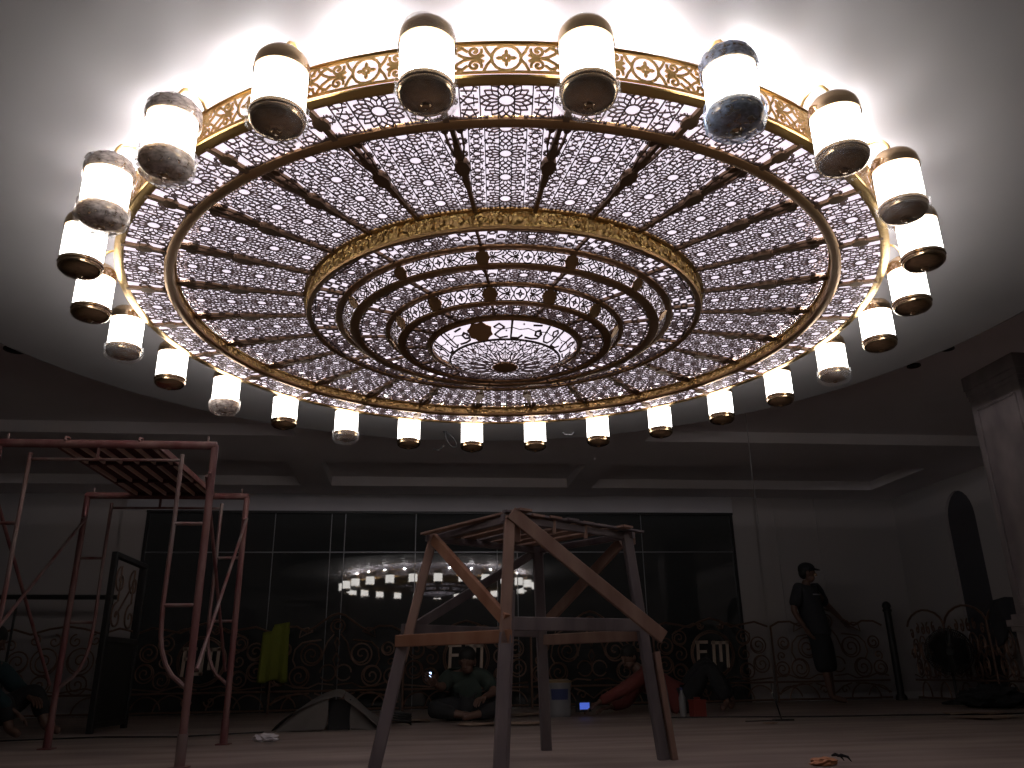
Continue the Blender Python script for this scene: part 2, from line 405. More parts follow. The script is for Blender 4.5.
# rings
def ring(name, prof, m, n=156):
    b = MB(); b.rev(prof, n=n); return b.build(name, M[m], ch, smooth=True)
ring('rim_moulding', [(1.846, .004), (1.846, -.002), (1.868, -.005), (1.876, .0), (1.884, .0), (1.885, .004), (1.882, .006), (1.885, .009), (1.880, .012), (1.872, .013), (1.872, .010)], 'gold')
ring('top_rim', [(1.870, .132), (1.886, .132), (1.889, .136), (1.886, .140), (1.870, .140)], 'gold')
ring('step_flange', [(RB0, -.002), (RB0+.010, -.010), (RB1-.012, -.010), (RB1, -.002), (RB1, .008), (RB0, .008)], 'flange')
ring('step_face', [(RB0+.002, .006), (RB0+.008, .006), (RB0+.010, ZM+.006), (RB0+.004, ZM+.006)], 'emboss')
ring('step_beading', [(RB0-.004, ZM-.006), (RB0+.006, ZM-.008), (RB0+.008, ZM), (RB0-.006, ZM)], 'gold')
ring('drum_top_moulding', [(RD-.004, ZM+.006), (RD+.010, ZM+.004), (RD+.011, ZM-.004), (RD, ZM-.008), (RD-.006, ZM-.004)], 'gold')
ring('drum_bottom_moulding', [(RC-.022, ZC+.008), (RC-.022, ZC-.004), (RC-.010, ZC-.008), (RC+.002, ZC-.007), (RC+.006, ZC+.002), (RC, ZC+.008)], 'flange')
b = MB(); b.rev([(RD-.004, ZM), (RD-.008, ZM), (RC-.008, ZC), (RC-.002, ZC)], n=156)
for k in range(N1*6):
    a = A1/6*(k+.5); R_ = (RD+RC)/2-.003; zc = (ZM+ZC)/2
    tx, ty = cos(a), sin(a); nx, ny = sin(a), -cos(a)
    pts = []; m_ = 10; rx, rz = (.015, .019) if k % 2 else (.010, .024)
    base = len(b.v)
    for rr_, dd in ((1., 0), (.62, .006)):
        for j in range(m_):
            t = 2*PI*j/m_; b.v.append((R_*nx + tx*rx*rr_*cos(t) + nx*dd, R_*ny + ty*rx*rr_*cos(t) + ny*dd, zc + rz*rr_*sin(t)))
    for j in range(m_): b.f.append((base+j, base+(j+1) % m_, base+m_+(j+1) % m_, base+m_+j))
    b.f.append(tuple(base+m_+j for j in range(m_)))
b.build('embossed_drum_band', M['emboss'], ch)
def flange(r0, r1, z): ring('tier_flange', [(r0, z+.006), (r0, z-.003), (r0+.005, z-.006), (r1-.005, z-.006), (r1, z-.003), (r1, z+.006)], 'flange')
flange(RE2-.002, RE+.002, ZC-.003); flange(RF, RF2+.004, ZF); flange(RG2-.002, RG+.002, ZF-.002); flange(RH, RH2+.004, ZH)
ring('bowl_rim', [(RI-.012, ZH+.002), (RI-.012, ZH-.012), (RI-.002, ZH-.020), (RI+.010, ZH-.016), (RI+.018, ZH-.004), (RI+.018, ZH+.002)], 'flange')
# fret bands (scroll work) on cylinders and cones
def spiral(cx, cy, r, turns, a0, sx=1, n=22, rin=.12):
    return [(cx + sx*(r*(1-(1-rin)*i/n))*cos(a0 + turns*2*PI*i/n), cy + (r*(1-(1-rin)*i/n))*sin(a0 + turns*2*PI*i/n)) for i in range(n+1)]
def fret(b, L, mp, w, t, fill=0):
    """scroll panel: u in [-L/2, L/2], v in [-.5,.5]"""
    P = lambda pts: b.poly2(pts, w, 0, t, mp)
    P([(-L/2 + L*i/12, .46) for i in range(13)]); P([(-L/2 + L*i/12, -.46) for i in range(13)])
    for k in range(8):                                         # flower
        a = PI/4*k; r = .30 if k % 2 == 0 else .16
        b.disc2((r*.55*cos(a), r*.55*sin(a)), r*.42, 0, t, mp, 6, w*.75, a)
    P([(.36*cos(2*PI*i/16)*1.1, .42*sin(2*PI*i/16)) for i in range(17)])
    for sx in (-1, 1):
        for sy in (-1, 1):
            P([(sx*x, sy*y) for x, y in [(.40, .05), (.52, .22), (.60, .40)]])
            P([(sx*x, sy*y) for x, y in spiral(.86, .24, .20, 1.35, PI*.9)])
            P([(sx*x, sy*y) for x, y in [(.62, .10), (.75, .02), (.95, .0), (1.15, .05), (1.32, .16), (1.45, .32), (1.50, .45)]])
            P([(sx*x, sy*y) for x, y in [(1.06, .24), (1.20, .36), (1.34, .30), (1.50, .12), (1.66, .02)]])
            P([(sx*x, sy*y) for x, y in [(1.55, .45), (1.62, .28), (1.78, .16), (1.98, .10), (2.15, .02)]])
            P([(sx*x, sy*y) for x, y in [(1.70, .46), (1.85, .32), (2.02, .26), (2.15, .28)]])
            b.disc2((sx*1.30, sy*.40), .05, 0, t, mp, 6); b.disc2((sx*1.62, sy*.22), .06, 0, t, mp, 6, .035)
            if L > 4.6:
                P([(sx*x, sy*y) for x, y in spiral(2.38, .24, .19, 1.3, PI*.9, 1)])
                P([(sx*x, sy*y) for x, y in [(2.15, .05), (2.35, .0), (2.6, .04), (2.8, .2)]])
        P([(sx*1.66, -.10), (sx*1.72, 0), (sx*1.66, .10)])
hb = .117; rb = 1.879
b = MB(); L1 = rb*A1/hb
def mp_outer(u, v, t): a = u*hb/rb; R_ = rb + t; return (R_*sin(a), -R_*cos(a), .075 + v*hb)
fret(b, L1, mp_outer, .082, .004)
b.bar2((-L1/2, -.5), (-L1/2, .5), .06, -.001, .005, mp_outer)
o = b.build('scroll_band', M['gold'], ch); ring_copies(o, N1, A1)
for (rt_, zt_, rb_, zb_) in ((RE2, ZC-.004, RF2, ZF), (RG2, ZF-.004, RH2, ZH)):
    b = MB(); hh = math.hypot(rt_-rb_, zt_-zb_); rm = (rt_+rb_)/2; L_ = rm*A2/hh
    dr, dz = (rb_-rt_)/hh, (zb_-zt_)/hh
    def mp_c(u, v, t, rt_=rt_, zt_=zt_, hh=hh, rm=rm, dr=dr, dz=dz):
        a = u*hh/rm; s_ = (.5-v)*hh; R_ = rt_ + dr*s_ - dz*t; return (R_*sin(a), -R_*cos(a), zt_ + dz*s_ + dr*t)
    fret(b, L_, mp_c, .078, .003)
    if L_ > 4.6: pass
    o = b.build('fret_band', M['lattice'], ch); ring_copies(o, N2, A2, off2)
    b = MB(); b.poly_ext([(.48*cos(PI/8+PI/4*k)*1.0, .48*sin(PI/8+PI/4*k)) for k in range(8)], .003, .008, mp_c)
    for k in range(8): b.disc2((.40*cos(PI/4*k), .40*sin(PI/4*k)), .13, .003, .009, mp_c, 7)
    o = b.build('medallion', M['flange'], ch); ring_copies(o, N2, A2, off2 + A2/2)
# bowl: script band and rosette dish
rt_, zt_, rb_, zb_ = RI-.008, ZH-.012, RJ, -.218
hh = math.hypot(rt_-rb_, zt_-zb_); rm = (rt_+rb_)/2; dr, dz = (rb_-rt_)/hh, (zb_-zt_)/hh
def mp_s(u, v, t):      # u along the band in band heights, runs clockwise seen from below
    a = u*hh/rm; s_ = (.5-v)*hh; R_ = rt_ + dr*s_ - dz*t; return (R_*sin(a), -R_*cos(a), zt_ + dz*s_ + dr*t)
b = MB(); L = 2*PI*rm/hh
P = lambda pts, w=.060: b.poly2(pts, w, 0, .003, mp_s)
P([(-L/2 + L*i/160, -.47) for i in range(161)], .05); P([(-L/2 + L*i/160, .47) for i in range(161)], .05)
glyphs = [
  [[(0, -.40), (0, .42)], [(.0, -.40), (.35, -.40), (.5, -.25)]],
  [[(0, .40), (.02, -.1), (.18, -.36), (.42, -.36), (.56, -.15), (.56, .25), (.44, .36), (.32, .22), (.40, .05), (.56, -.02)]],
  [[(0, -.34), (.35, -.36), (.62, -.30), (.70, -.05), (.55, .12), (.40, .02), (.44, -.16), (.66, -.20)], [(.2, .30), (.52, .36)]],
  [[(.0, .15), (.22, .30), (.42, .12), (.20, -.04), (-.02, -.22), (.18, -.40), (.55, -.34)]],
  [[(0, .42), (0, -.30), (.16, -.40), (.36, -.30)], [(.22, .42), (.24, -.30)]],
  [[(0, -.20), (.12, -.38), (.50, -.42), (.80, -.30), (.86, -.05)], [(.3, .0), (.5, .1), (.62, -.02)], [(.25, .25), (.6, .38)]],
]
u = -L/2 + .2; gi = 0; order = [0, 1, 2, 4, 3, 5, 1, 0, 4, 2, 5, 3, 0, 2, 1]
gapc = rad(-20.26 - 1.05)*rm/hh
while u < L/2 - .8:
    g = glyphs[order[gi % len(order)]]; gi += 1; wd = max(x for st in g for x, y in st) + .16
    if abs(u + wd/2 - gapc) > .62 + wd/2 - .25:
        for st in g: P([(u+x, y) for x, y in st], .085 if gi % 3 else .07)
        b.disc2((u + wd*.7, .30 if gi % 2 else -.05), .045, 0, .003, mp_s, 4)
        P([(u, .12), (u+wd*.5, .02), (u+wd, .10)], .03)
    u += wd
b.build('calligraphy_band', M['lattice'], ch)
b = MB(); b.poly_ext([(gapc + .56*cos(PI/8*k)*(1 if k % 2 else .86), .50*sin(PI/8*k)*(1 if k % 2 else .86)) for k in range(16)], .003, .008, mp_s)
b.build('script_medallion', M['flange'], ch)
def mp_d(u, v, t): # polar u = angle, v = radius; shallow dish
    z = -.218 - .040*(1 - (v/RJ)**2); return (v*sin(u), -v*cos(u), z - t)
b = MB(); nd = 16
for k in range(nd):
    a = 2*PI*k/nd; q = lambda pts, w: [b.hexa([mp_d(*(lambda p_: p_)(p), t) for t in (0, .003) for p in rect]) for rect in pts]
    def stroke(pts, w):
        for (a0, r0), (a1, r1) in zip(pts[:-1], pts[1:]):
            x0, y0, x1, y1 = r0*sin(a0), -r0*cos(a0), r1*sin(a1), -r1*cos(a1)
            def mq(uu, vv, t):
                r_ = math.hypot(uu, vv); return (uu, vv, -.218 - .040*(1 - (r_/RJ)**2) - t)
            b.bar2((x0, y0), (x1, y1), w, 0, .003, mq, w*.25)
    h2 = PI/nd
    stroke([(a, RK-.01), (a, RJ)], .0052); stroke([(a+h2, .12), (a+h2, RJ)], .003)
    stroke([(a-h2, .27), (a-h2*.4, .24), (a, .265), (a+h2*.4, .24), (a+h2, .27)], .003); stroke([(a-h2, .20), (a-h2*.3, .17), (a, .19), (a+h2*.3, .17), (a+h2, .20)], .003)
    for sg in (-1, 1):
        stroke([(a, .085), (a+sg*h2*.75, .115), (a+sg*h2, .150), (a+sg*h2*.8, .185), (a+sg*h2*.25, .20), (a, .235)], .0042)
        stroke([(a+sg*h2, .150), (a+sg*h2*.45, .165), (a+sg*h2*.5, .145)], .003)
        stroke([(a+sg*h2*.25, .20), (a+sg*h2*.8, .225), (a+sg*h2, .260), (a+sg*h2*.6, .275), (a+sg*h2*.45, .25)], .0035)
        stroke([(a+sg*h2*.5, .09), (a+sg*h2, .075)], .003)
        stroke([(a+sg*h2*.15, .10), (a+sg*h2*.5, .13), (a+sg*h2*.2, .16), (a+sg*h2*.6, .175)], .003)
        stroke([(a, .21), (a+sg*h2*.4, .225), (a+sg*h2*.2, .25), (a+sg*h2*.75, .245)], .003)
        stroke([(a+sg*h2*.7, .10), (a+sg*h2, .13)], .003)
for R_ in (.078, RJ-.002):
    b.rev([(R_-.003, mp_d(0, R_, 0)[2]), (R_+.003, mp_d(0, R_, 0)[2]), (R_+.003, mp_d(0, R_, .004)[2]), (R_-.003, mp_d(0, R_, .004)[2])], n=64)
b.build('rosette_dish', M['lattice'], ch)
b = MB(); b.rev([(.0005, -.262), (.040, -.263), (.060, -.262), (RK, -.258), (RK, -.254), (.0005, -.254)], n=40)
for k in range(24):
    a = 2*PI*k/24; b.beam((.05*sin(a), -.05*cos(a), -.260), (.068*sin(a), -.068*cos(a), -.258), .006, .005)
b.build('centre_boss', M['flange'], ch, smooth=True)
# backlit acrylic diffusers
def acr(prof, name='acrylic_diffuser'):
    b = MB(); b.rev(prof, n=156); return b.build(name, M['acrylic'], ch)
t_ = .003
acr([(1.655, .034), (1.862, .034), (1.862, .034+t_), (1.655, .034+t_)])
acr([(1.040, ZM+.030), (1.640, ZM+.030), (1.640, ZM+.030+t_), (1.040, ZM+.030+t_)])
acr([(RE+.0, ZC+.026), (RC-.012, ZC+.026), (RC-.012, ZC+.026+t_), (RE, ZC+.026+t_)])
acr([(RE2-.016, ZC), (RF2-.018, ZF), (RF2-.021, ZF), (RE2-.019, ZC)])
acr([(RG, ZF+.026), (RF2-.024, ZF+.026), (RF2-.024, ZF+.026+t_), (RG, ZF+.026+t_)])
acr([(RG2-.016, ZF), (RH2-.018, ZH), (RH2-.021, ZH), (RG2-.019, ZF)])
acr([(RI+.0, ZH+.026), (RH2-.024, ZH+.026), (RH2-.024, ZH+.026+t_), (RI, ZH+.026+t_)])
acr([(RI-.026, ZH-.004), (RJ-.006, -.206), (.0005, -.236), (.0005, -.233), (RJ-.006, -.203), (RI-.026, ZH-.001)])
acr([(1.866, .017), (1.869, .017), (1.869, .132), (1.866, .132)], 'acrylic_edge_band')

# upward LED bulbs behind the scroll band
bu = MB(); bu.rev([(.0005, .146), (.010, .146), (.012, .150), (.009, .157), (.0005, .160)], n=10, c=(0, -1.845, 0)); o = bu.build('led_bulb', M['uplight'], ch); ring_copies(o, N1, A1)
# lamps: part > sub-parts
RL = 1.995; LR = .083
lamp = empty('lamp', (0, 0, 0), 0, ch)
def at_lamp(b, prof, n=36): b.rev(prof, n=n, c=(0, -RL, 0))
zb = 2.054 - Z0; zt = 2.222 - Z0
b = MB(); at_lamp(b, [(.0005, zb-.004), (LR-.006, zb-.004), (LR-.001, zb), (LR-.001, zt), (LR-.006, zt+.004), (.0005, zt+.004)]); gl = b.build('glass_shade', M['shade'], lamp, smooth=True)
b = MB(); at_lamp(b, [(LR-.004, zb+.012), (LR+.004, zb+.012), (LR+.005, zb), (LR+.001, zb-.004), (LR+.003, zb-.014), (LR-.002, zb-.026), (LR-.016, zb-.038), (LR-.042, zb-.046), (.016, zb-.049), (.012, zb-.056), (.0005, zb-.060), (.0005, zb-.006), (LR-.004, zb-.004)])
b.build('bottom_cap', M['chrome'], lamp, smooth=True)
b = MB(); at_lamp(b, [(LR-.003, zt-.006), (LR+.004, zt-.006), (LR+.005, zt+.010), (LR+.001, zt+.013), (LR+.003, zt+.026), (LR-.001, zt+.042), (LR-.012, zt+.058), (LR-.038, zt+.068), (.014, zt+.072), (.012, zt+.080), (.0005, zt+.082), (.0005, zt+.006), (LR-.003, zt+.004)])
b.build('top_cap', M['chrome'], lamp, smooth=True)
b = MB()
pts = [(1.872, .128), (1.880, .150), (1.895, .172), (1.918, .186), (1.948, .188), (1.972, .174), (1.985, .150), (1.992, .118), (1.995, .105)]
b.tube([(0, -r, z) for r, z in pts], .0055, 8); b.build('arm', M['gold'], lamp, smooth=True)
def wrap_mesh(seed, low=True):
    r_ = random.Random(seed); b = MB(); n = 22; rows = [(LR+.010, zb+.03), (LR+.012, zb), (LR+.012, zb-.03), (LR-.005, zb-.052), (LR-.035, zb-.062), (.02, zb-.058)]
    if not low: rows = [(LR+.008, zt-.02), (LR+.010, zt+.02), (LR+.004, zt+.045), (LR-.02, zt+.066), (.03, zt+.075)]
    for i, (r0, z0) in enumerate(rows):
        for k in range(n):
            a = 2*PI*k/n; r = r0 + r_.uniform(-.002, .004); b.v.append((r*sin(a), -RL - r*cos(a), z0 + r_.uniform(-.004, .004)))
    for i in range(len(rows)-1):
        for k in range(n): b.f.append((i*n+k, i*n+(k+1) % n, (i+1)*n+(k+1) % n, (i+1)*n+k))
    return b
lamps = ring_copies(lamp, N1, A1, A1/2)
# lamps still in their wrapping film: index of lamp -> film and extent
def wrapped(k, m, parts=('low',), seed=1):
    for w_ in parts:
        o = wrap_mesh(seed*7 + k, w_ == 'low').build('wrapping_film', M[m], lamps[k], smooth=True)
for k, m, pr in ((25, 'film', ('low', 'top')), (0, 'film', ('low',)), (1, 'filmb', ('low', 'top')), (24, 'film', ('low',)), (2, 'film', ('low',)),
                 (23, 'filmg', ('low', 'top')), (22, 'filmg', ('low', 'top')), (7, 'film', ('low',)), (19, 'film', ('low',)), (17, 'filmg', ('low',)), (15, 'film', ('low',)), (3, 'film', ('low',))):
    wrapped(k, m, pr)

# ------------------------------------------------------------------ world and view
w = bpy.data.worlds.new('world'); bpy.context.scene.world = w; w.use_nodes = True
w.node_tree.nodes['Background'].inputs[0].default_value = (.5, .55, .7, 1); w.node_tree.nodes['Background'].inputs[1].default_value = .01
vs = bpy.context.scene.view_settings
vs.view_transform = 'Standard'; vs.look = 'None'; vs.exposure = 0; vs.gamma = 1; vs.use_curve_mapping = False
bpy.context.scene.cycles.use_denoising = True
bpy.context.scene.cycles.max_bounces = 6
# ------------------------------------------------------------------ scroll railing
YR = 10.55
def arc(cx, cz, r, a0, a1, n=14): return [(cx + r*cos(rad(a0 + (a1-a0)*i/n)), cz + r*sin(rad(a0 + (a1-a0)*i/n))) for i in range(n+1)]
def tubes(b, strokes, r, sx=1., n=5):
    for st in strokes:
        b.tube([(x*sx, 0, z) for x, z in st], r, n)
def both(st): return [st, [(-x, z) for x, z in st]]
def rail_scrolls(kind):
    S = []
    if kind == 'crest':
        for st in (
            spiral(.30, .66, .125, 1.5, PI*.75, 1), spiral(.43, .41, .115, 1.5, PI*.25, 1),
            [(.04, .90), (.12, .80), (.16, .68), (.18, .60)], arc(.095, .45, .092, 0, 330, 18),
            [(.19, .83), (.30, .82), (.42, .80), (.50, .72), (.52, .60), (.48, .52)],
            spiral(.62, .72, .075, 1.2, PI*.6), spiral(.66, .56, .06, 1.2, -PI*.3), spiral(.67, .40, .09, 1.4, PI*.9), arc(.30, .66, .125, 0, 360, 20), arc(.43, .41, .115, 0, 360, 20), arc(.67, .40, .09, 0, 360, 16), arc(.62, .72, .075, 0, 360, 16),
            [(.30, .93), (.38, .90), (.46, .86), (.44, .96), (.36, .97), (.30, .93)],
            [(.02, .31), (.20, .33), (.32, .28), (.48, .29), (.62, .34), (.765, .30)],
            arc(.42, .02, .20, 5, 175), arc(.60, .04, .15, 20, 170), [(.0, .10), (.12, .18), (.24, .22)],
            spiral(.14, .14, .06, 1.1, 0), [(.30, .22), (.55, .20), (.765, .10)]): S += both(st)
        S += [arc(0, 1.0, .045, -90, 270, 12), arc(0, .99, .085, -60, 240, 14), [(0, .86), (.03, .80), (0, .70), (-.03, .80), (0, .86)],
              [(0, .68), (.04, .60), (0, .50), (-.04, .60), (0, .68)]]
    elif kind == 'emblem':
        S += [arc(0, .60, .285, 0, 360, 36), arc(0, .60, .262, 0, 360, 36)]
        for st in (
            spiral(.43, .80, .09, 1.4, PI), spiral(.43, .60, .10, 1.4, PI*.5), spiral(.44, .39, .095, 1.4, PI*.2), spiral(.62, .70, .10, 1.5, PI*.8),
            spiral(.64, .47, .105, 1.5, PI*.3), arc(.64, .47, .105, 0, 360, 20), arc(.62, .70, .10, 0, 360, 20), arc(.43, .80, .09, 0, 360, 16), arc(.44, .39, .095, 0, 360, 16), [(.10, .92), (.22, .98), (.36, .93), (.52, .84)], spiral(.14, .95, .05, 1.2, PI),
            [(.02, .28), (.25, .32), (.45, .27), (.765, .30)], arc(.30, .02, .20, 5, 175), arc(.585, .04, .17, 10, 170), spiral(.14, .15, .07, 1.1, PI)): S += both(st)
    else:
        for st in (
            spiral(.20, .62, .15, 1.5, PI*.75), spiral(.20, .36, .11, 1.5, PI*.2), spiral(.50, .62, .12, 1.5, PI*.9), spiral(.50, .40, .10, 1.5, PI*.9), spiral(.68, .55, .08, 1.3, 0), arc(.20, .62, .15, 0, 360, 20), arc(.20, .36, .11, 0, 360, 16), arc(.50, .62, .12, 0, 360, 16), arc(.50, .40, .10, 0, 360, 16),
            [(.0, .27), (.3, .32), (.5, .27), (.765, .31)], arc(.38, .02, .2, 5, 175), spiral(.12, .85, .08, 1.3, PI*.5), spiral(.34, .86, .07, 1.3, PI*.5), spiral(.60, .80, .07, 1.3, PI*.2)): S += both(st)
    return S
tops = {
 'emblem_less': [(-.77, .90), (-.68, .97), (-.50, 1.03), (-.25, 1.07), (0, 1.085), (.25, 1.07), (.50, 1.03), (.68, .97), (.77, .90)],
 'crest': [(-.77, .93), (-.66, .985), (-.50, .99), (-.38, .93), (-.28, .98), (-.17, 1.06), (-.08, 1.12), (0, 1.14), (.08, 1.12), (.17, 1.06), (.28, .98), (.38, .93), (.50, .99), (.66, .985), (.77, .93)],
 'emblem': [(-.77, .93), (-.60, .99), (-.42, .96), (-.28, .93), (-.14, 1.0), (0, 1.04), (.14, 1.0), (.28, .93), (.42, .96), (.60, .99), (.77, .93)],
 'plain': [(-.77, .95), (-.60, .99), (-.40, .93), (-.20, .99), (0, 1.02), (.20, .99), (.40, .93), (.60, .99), (.77, .95)]}
_sp = spiral
def railing(kind, x, y, rz, label, sx=1.):
    t = empty('railing_section', (x, y, 0), rz); tag(t, label, 'railing', 'scrollwork railing sections')
    b = MB(); tubes(b, rail_scrolls(kind), .0095, sx); b.build('scrollwork', M['bronze'], t, smooth=True)
    b = MB(); tubes(b, [tops[kind], [(-.77, .035), (.77, .035)], [(-.77, .245), (.77, .245)]], .014, sx, 6)
    b.tube([(-.77*sx, 0, 0), (-.77*sx, 0, .93)], .014, 6)
    b.build('rail_frame', M['bronze'], t, smooth=True)
    if kind == 'emblem':
        mp = lambda u, v, q: (u + (v)*.04, q-.028, .61 + v)
        b = MB(); w = .036
        b.poly2([(-.20, .14), (-.20, -.17)], w, 0, .016, mp); b.poly2([(-.22, .135), (-.075, .135)], .036, 0, .016, mp); b.poly2([(-.20, .02), (-.095, .02)], .034, 0, .016, mp)
        b.build('letter_f', M['letter'], t)
        b = MB()
        b.poly2([(-.085, -.15), (.025, -.15)], .036, 0, .016, mp); b.poly2([(.01, -.16), (.01, .14)], w, 0, .016, mp)
        b.poly2([(-.01, .125), (.20, .125)], .036, 0, .016, mp); b.poly2([(.10, .13), (.10, -.10)], w, 0, .016, mp); b.poly2([(.19, .14), (.19, -.17)], w, 0, .016, mp)
        b.build('letter_m', M['letter'], t)
    return t
W3 = 3.17
railing('emblem', -2.55, YR, 0, 'bronze scroll railing section with the FM emblem behind the scaffold frames')
railing('crest', -.965, YR, 0, 'bronze scroll railing section with tall crest left of the wooden trestle tower')
railing('emblem', .62, YR, 0, 'bronze scroll railing section with FM emblem behind the seated person')
railing('crest', 2.205, YR, 0, 'bronze scroll railing section with tall crest behind the reclining person')
railing('emblem', 3.79, YR, 0, 'bronze scroll railing section with FM emblem right of the reclining person')
railing('crest', 5.375, YR, 0, 'bronze scroll railing section with tall crest behind the standing person')
railing('plain', -4.135, YR, 0, 'dim scroll railing section without emblem left of the scaffold frames, reaching the glass edge')
railing('plain', -5.72, YR, 0, 'dim scroll railing section at the far left edge of the photograph')
for i, (y, lb) in enumerate(((10.02, 'short crested railing section on the right wall side, next to the dark post'),
                             (9.23, 'short crested railing section behind the round fan'), (8.44, 'short crested railing section nearest the marble column'))):
    railing('emblem_less', 6.42, y, rad(90), lb, .5)
t = empty('railing_post', (6.25, YR-.02, 0)); tag(t, 'dark upright railing post with ball finial right of the standing person', 'post')
b = MB(); b.tube([(0, 0, 0), (0, 0, 1.10)], .045, 10); b.rev([(.001, 0), (.07, 0), (.07, .04), (.05, .07), (.001, .07)], n=20); b.build('shaft', M['blackpaint'], t, smooth=True)
b = MB(); b.rev([(.001, 1.10), (.055, 1.10), (.06, 1.125), (.045, 1.14), (.058, 1.17), (.05, 1.205), (.025, 1.23), (.001, 1.235)], n=20); b.build('finial', M['blackpaint'], t, smooth=True)
# handrail pipe, far left
t = empty('handrail', (-4.3, 10.2, 0)); tag(t, 'black horizontal handrail pipe on thin posts behind the scaffold at far left', 'handrail')
b = MB(); b.tube([(-1.6, 0, 1.345), (.8, 0, 1.325)], .028, 8); b.build('rail', M['blackpaint'], t, smooth=True)
for x in (-1.5, -.3, .75):
    b = MB(); b.tube([(x, 0, 0), (x, 0, 1.33)], .014, 8); b.build('post', M['blackpaint'], t, smooth=True)
# framed gate leaf standing edge-on
t = empty('gate_leaf', (-2.66, 8.0, 0), rad(88)); tag(t, 'dark framed gate leaf with scrolls, standing edge-on between scaffold and glass wall', 'gate')
b = MB()
for p, q in (((-.40, 0, 0), (-.40, 0, 1.49)), ((.35, 0, 0), (.35, 0, 1.47)), ((-.40, 0, 1.47), (.35, 0, 1.45)), ((-.40, 0, .06), (.35, 0, .06)), ((-.40, 0, .75), (.35, 0, .75))):
    b.beam(p, q, .05, .05)
b.build('gate_frame', M['blackpaint'], t)
b = MB(); b.box(-.38, .33, -.008, .008, .08, .73); b.build('lower_panel', M['blackpaint'], t)
b = MB()
tubes(b, [[(x_, z_) for cx_ in (-.2, .12) for x_, z_ in (spiral(cx_, 1.26, .13, 1.3, PI*.5)[::-1] + spiral(cx_, .95, .13, 1.3, PI*.5))]], .009)
b.build('scrollwork', M['bronze'], t, smooth=True)

# ------------------------------------------------------------------ scaffold
def scaffold(x0, x1, y, label, steel_low):
    t = empty('scaffold', ((x0+x1)/2, y, 0)); tag(t, label, 'scaffolding', 'walk-through scaffold frames')
    h = (x1-x0)/2; H_ = 1.69; R_ = .021
    for s in (-1, 1):
        b = MB(); b.tube([(s*h, 0, .10), (s*h, 0, H_)], R_, 10); pst = b.build('post', M['rust'], t, smooth=True)
        b = MB(); b.tube([(s*h, 0, .0), (s*h, 0, .16)], .027, 10); b.box(s*h-.045, s*h+.045, -.045, .045, 0, .008); b.build('base_socket', M['rust' if not steel_low else 'steel'], pst, smooth=True)
        xi = s*(h-.175)
        pts = [(xi, 0, 1.635), (xi, 0, 1.2), (xi - s*.004, 0, .80)]
        pts += [(s*(h-.175 + .17*(1-cos(a_))), 0, .72 - .32*sin(a_)) for a_ in [rad(q) for q in (0, 15, 30, 45, 60, 75)]] + [(s*(h-.005), 0, .375)]
        b = MB(); b.tube(pts, .0125, 8); b.build('inner_brace', M['steel'], t, smooth=True)
        for z in (1.24, .80):
            b = MB(); b.tube([(xi, 0, z), (s*h, 0, z)], .010, 8); b.build('rung', M['steel'], t, smooth=True)
        b = MB(); b.tube([(s*h*.93, 0, H_+.0), (s*h*.93, 0, H_+.055)], .007, 6)
        b.tube([(s*(h-.005), .03, 1.52), (s*(h-.005), -.05, 1.52)], .007, 6); b.build('lock_pin', M['steel'], t, smooth=True)
    b = MB(); b.tube([(-h-.01, 0, H_), (h+.01, 0, H_)], .024, 10); b.build('top_bar', M['rust'], t, smooth=True)
    b = MB(); b.tube([(-h+.175, 0, 1.60), (h-.175, 0, 1.60)], .009, 8); b.tube([(-.05, 0, 1.60), (-.05, 0, H_)], .009, 6); b.build('inner_bar', M['steel'], t, smooth=True)
    return t
scaffold(-2.35, -1.18, 4.66, 'nearest maroon scaffold frame, its right post planted at the bottom edge of the photo', True)
scaffold(-2.40, -1.275, 6.10, 'second maroon scaffold frame, further back and just left of the glass wall centre', False)
def brace(p, q, m, label):
    b = MB(); b.tube([p, tuple((p[i]+q[i])/2 for i in range(3)), q], .0105, 8); o = b.build('cross_brace', M[m], smooth=True)
    tag(o, label, 'brace', 'scaffold cross braces')
brace((-1.255, 6.07, 1.52), (-1.155, 4.69, .47), 'steel', 'pale diagonal tube brace between the right posts, high at the back frame')
brace((-1.215, 4.69, 1.52), (-1.305, 6.07, .47), 'rust', 'maroon diagonal tube brace between the right posts, high at the near frame')
brace((-2.375, 6.07, 1.52), (-2.325, 4.69, .47), 'steel', 'pale diagonal tube brace at the left posts, high at the back frame')
brace((-2.385, 4.69, 1.52), (-2.435, 6.07, .40), 'rust', 'maroon diagonal tube brace at the left posts, high at the near frame')
t = empty('scaffold_deck', (-1.79, 5.38, 1.692)); tag(t, 'slatted maroon scaffold deck lying across the tops of both frames', 'scaffold deck')
b = MB(); b.box(-.27, .27, -.69, .69, .012, .020)
for y in (-.68, -.25, .25, .68): b.box(-.27, .27, y-.02, y+.02, -.006, .014)
b.build('deck_plate', M['darkmaroon'], t)
for i in range(6):
    x = -.25 + .10*i; b = MB()
    for y0, y1 in ((-.66, -.28), (-.22, .22), (.28, .66)): b.box(x-.006, x+.006, y0, y1, -.010, .013)
    b.build('slat', M['litsteel'], t)
b = MB(); b.box(-.285, -.268, -.69, .69, -.006, .03); b.box(.268, .285, -.69, .69, -.006, .03); b.build('side_rail', M['rust'], t)
for x in (-.2, .2):
    for sg in (-1, 1):
        b = MB(); b.tube([(x, sg*.67, .02), (x, sg*.70, .035), (x, sg*.722, .036), (x, sg*.748, .030), (x, sg*.755, .01)], .007, 6); b.build('hook', M['rust'], t, smooth=True)

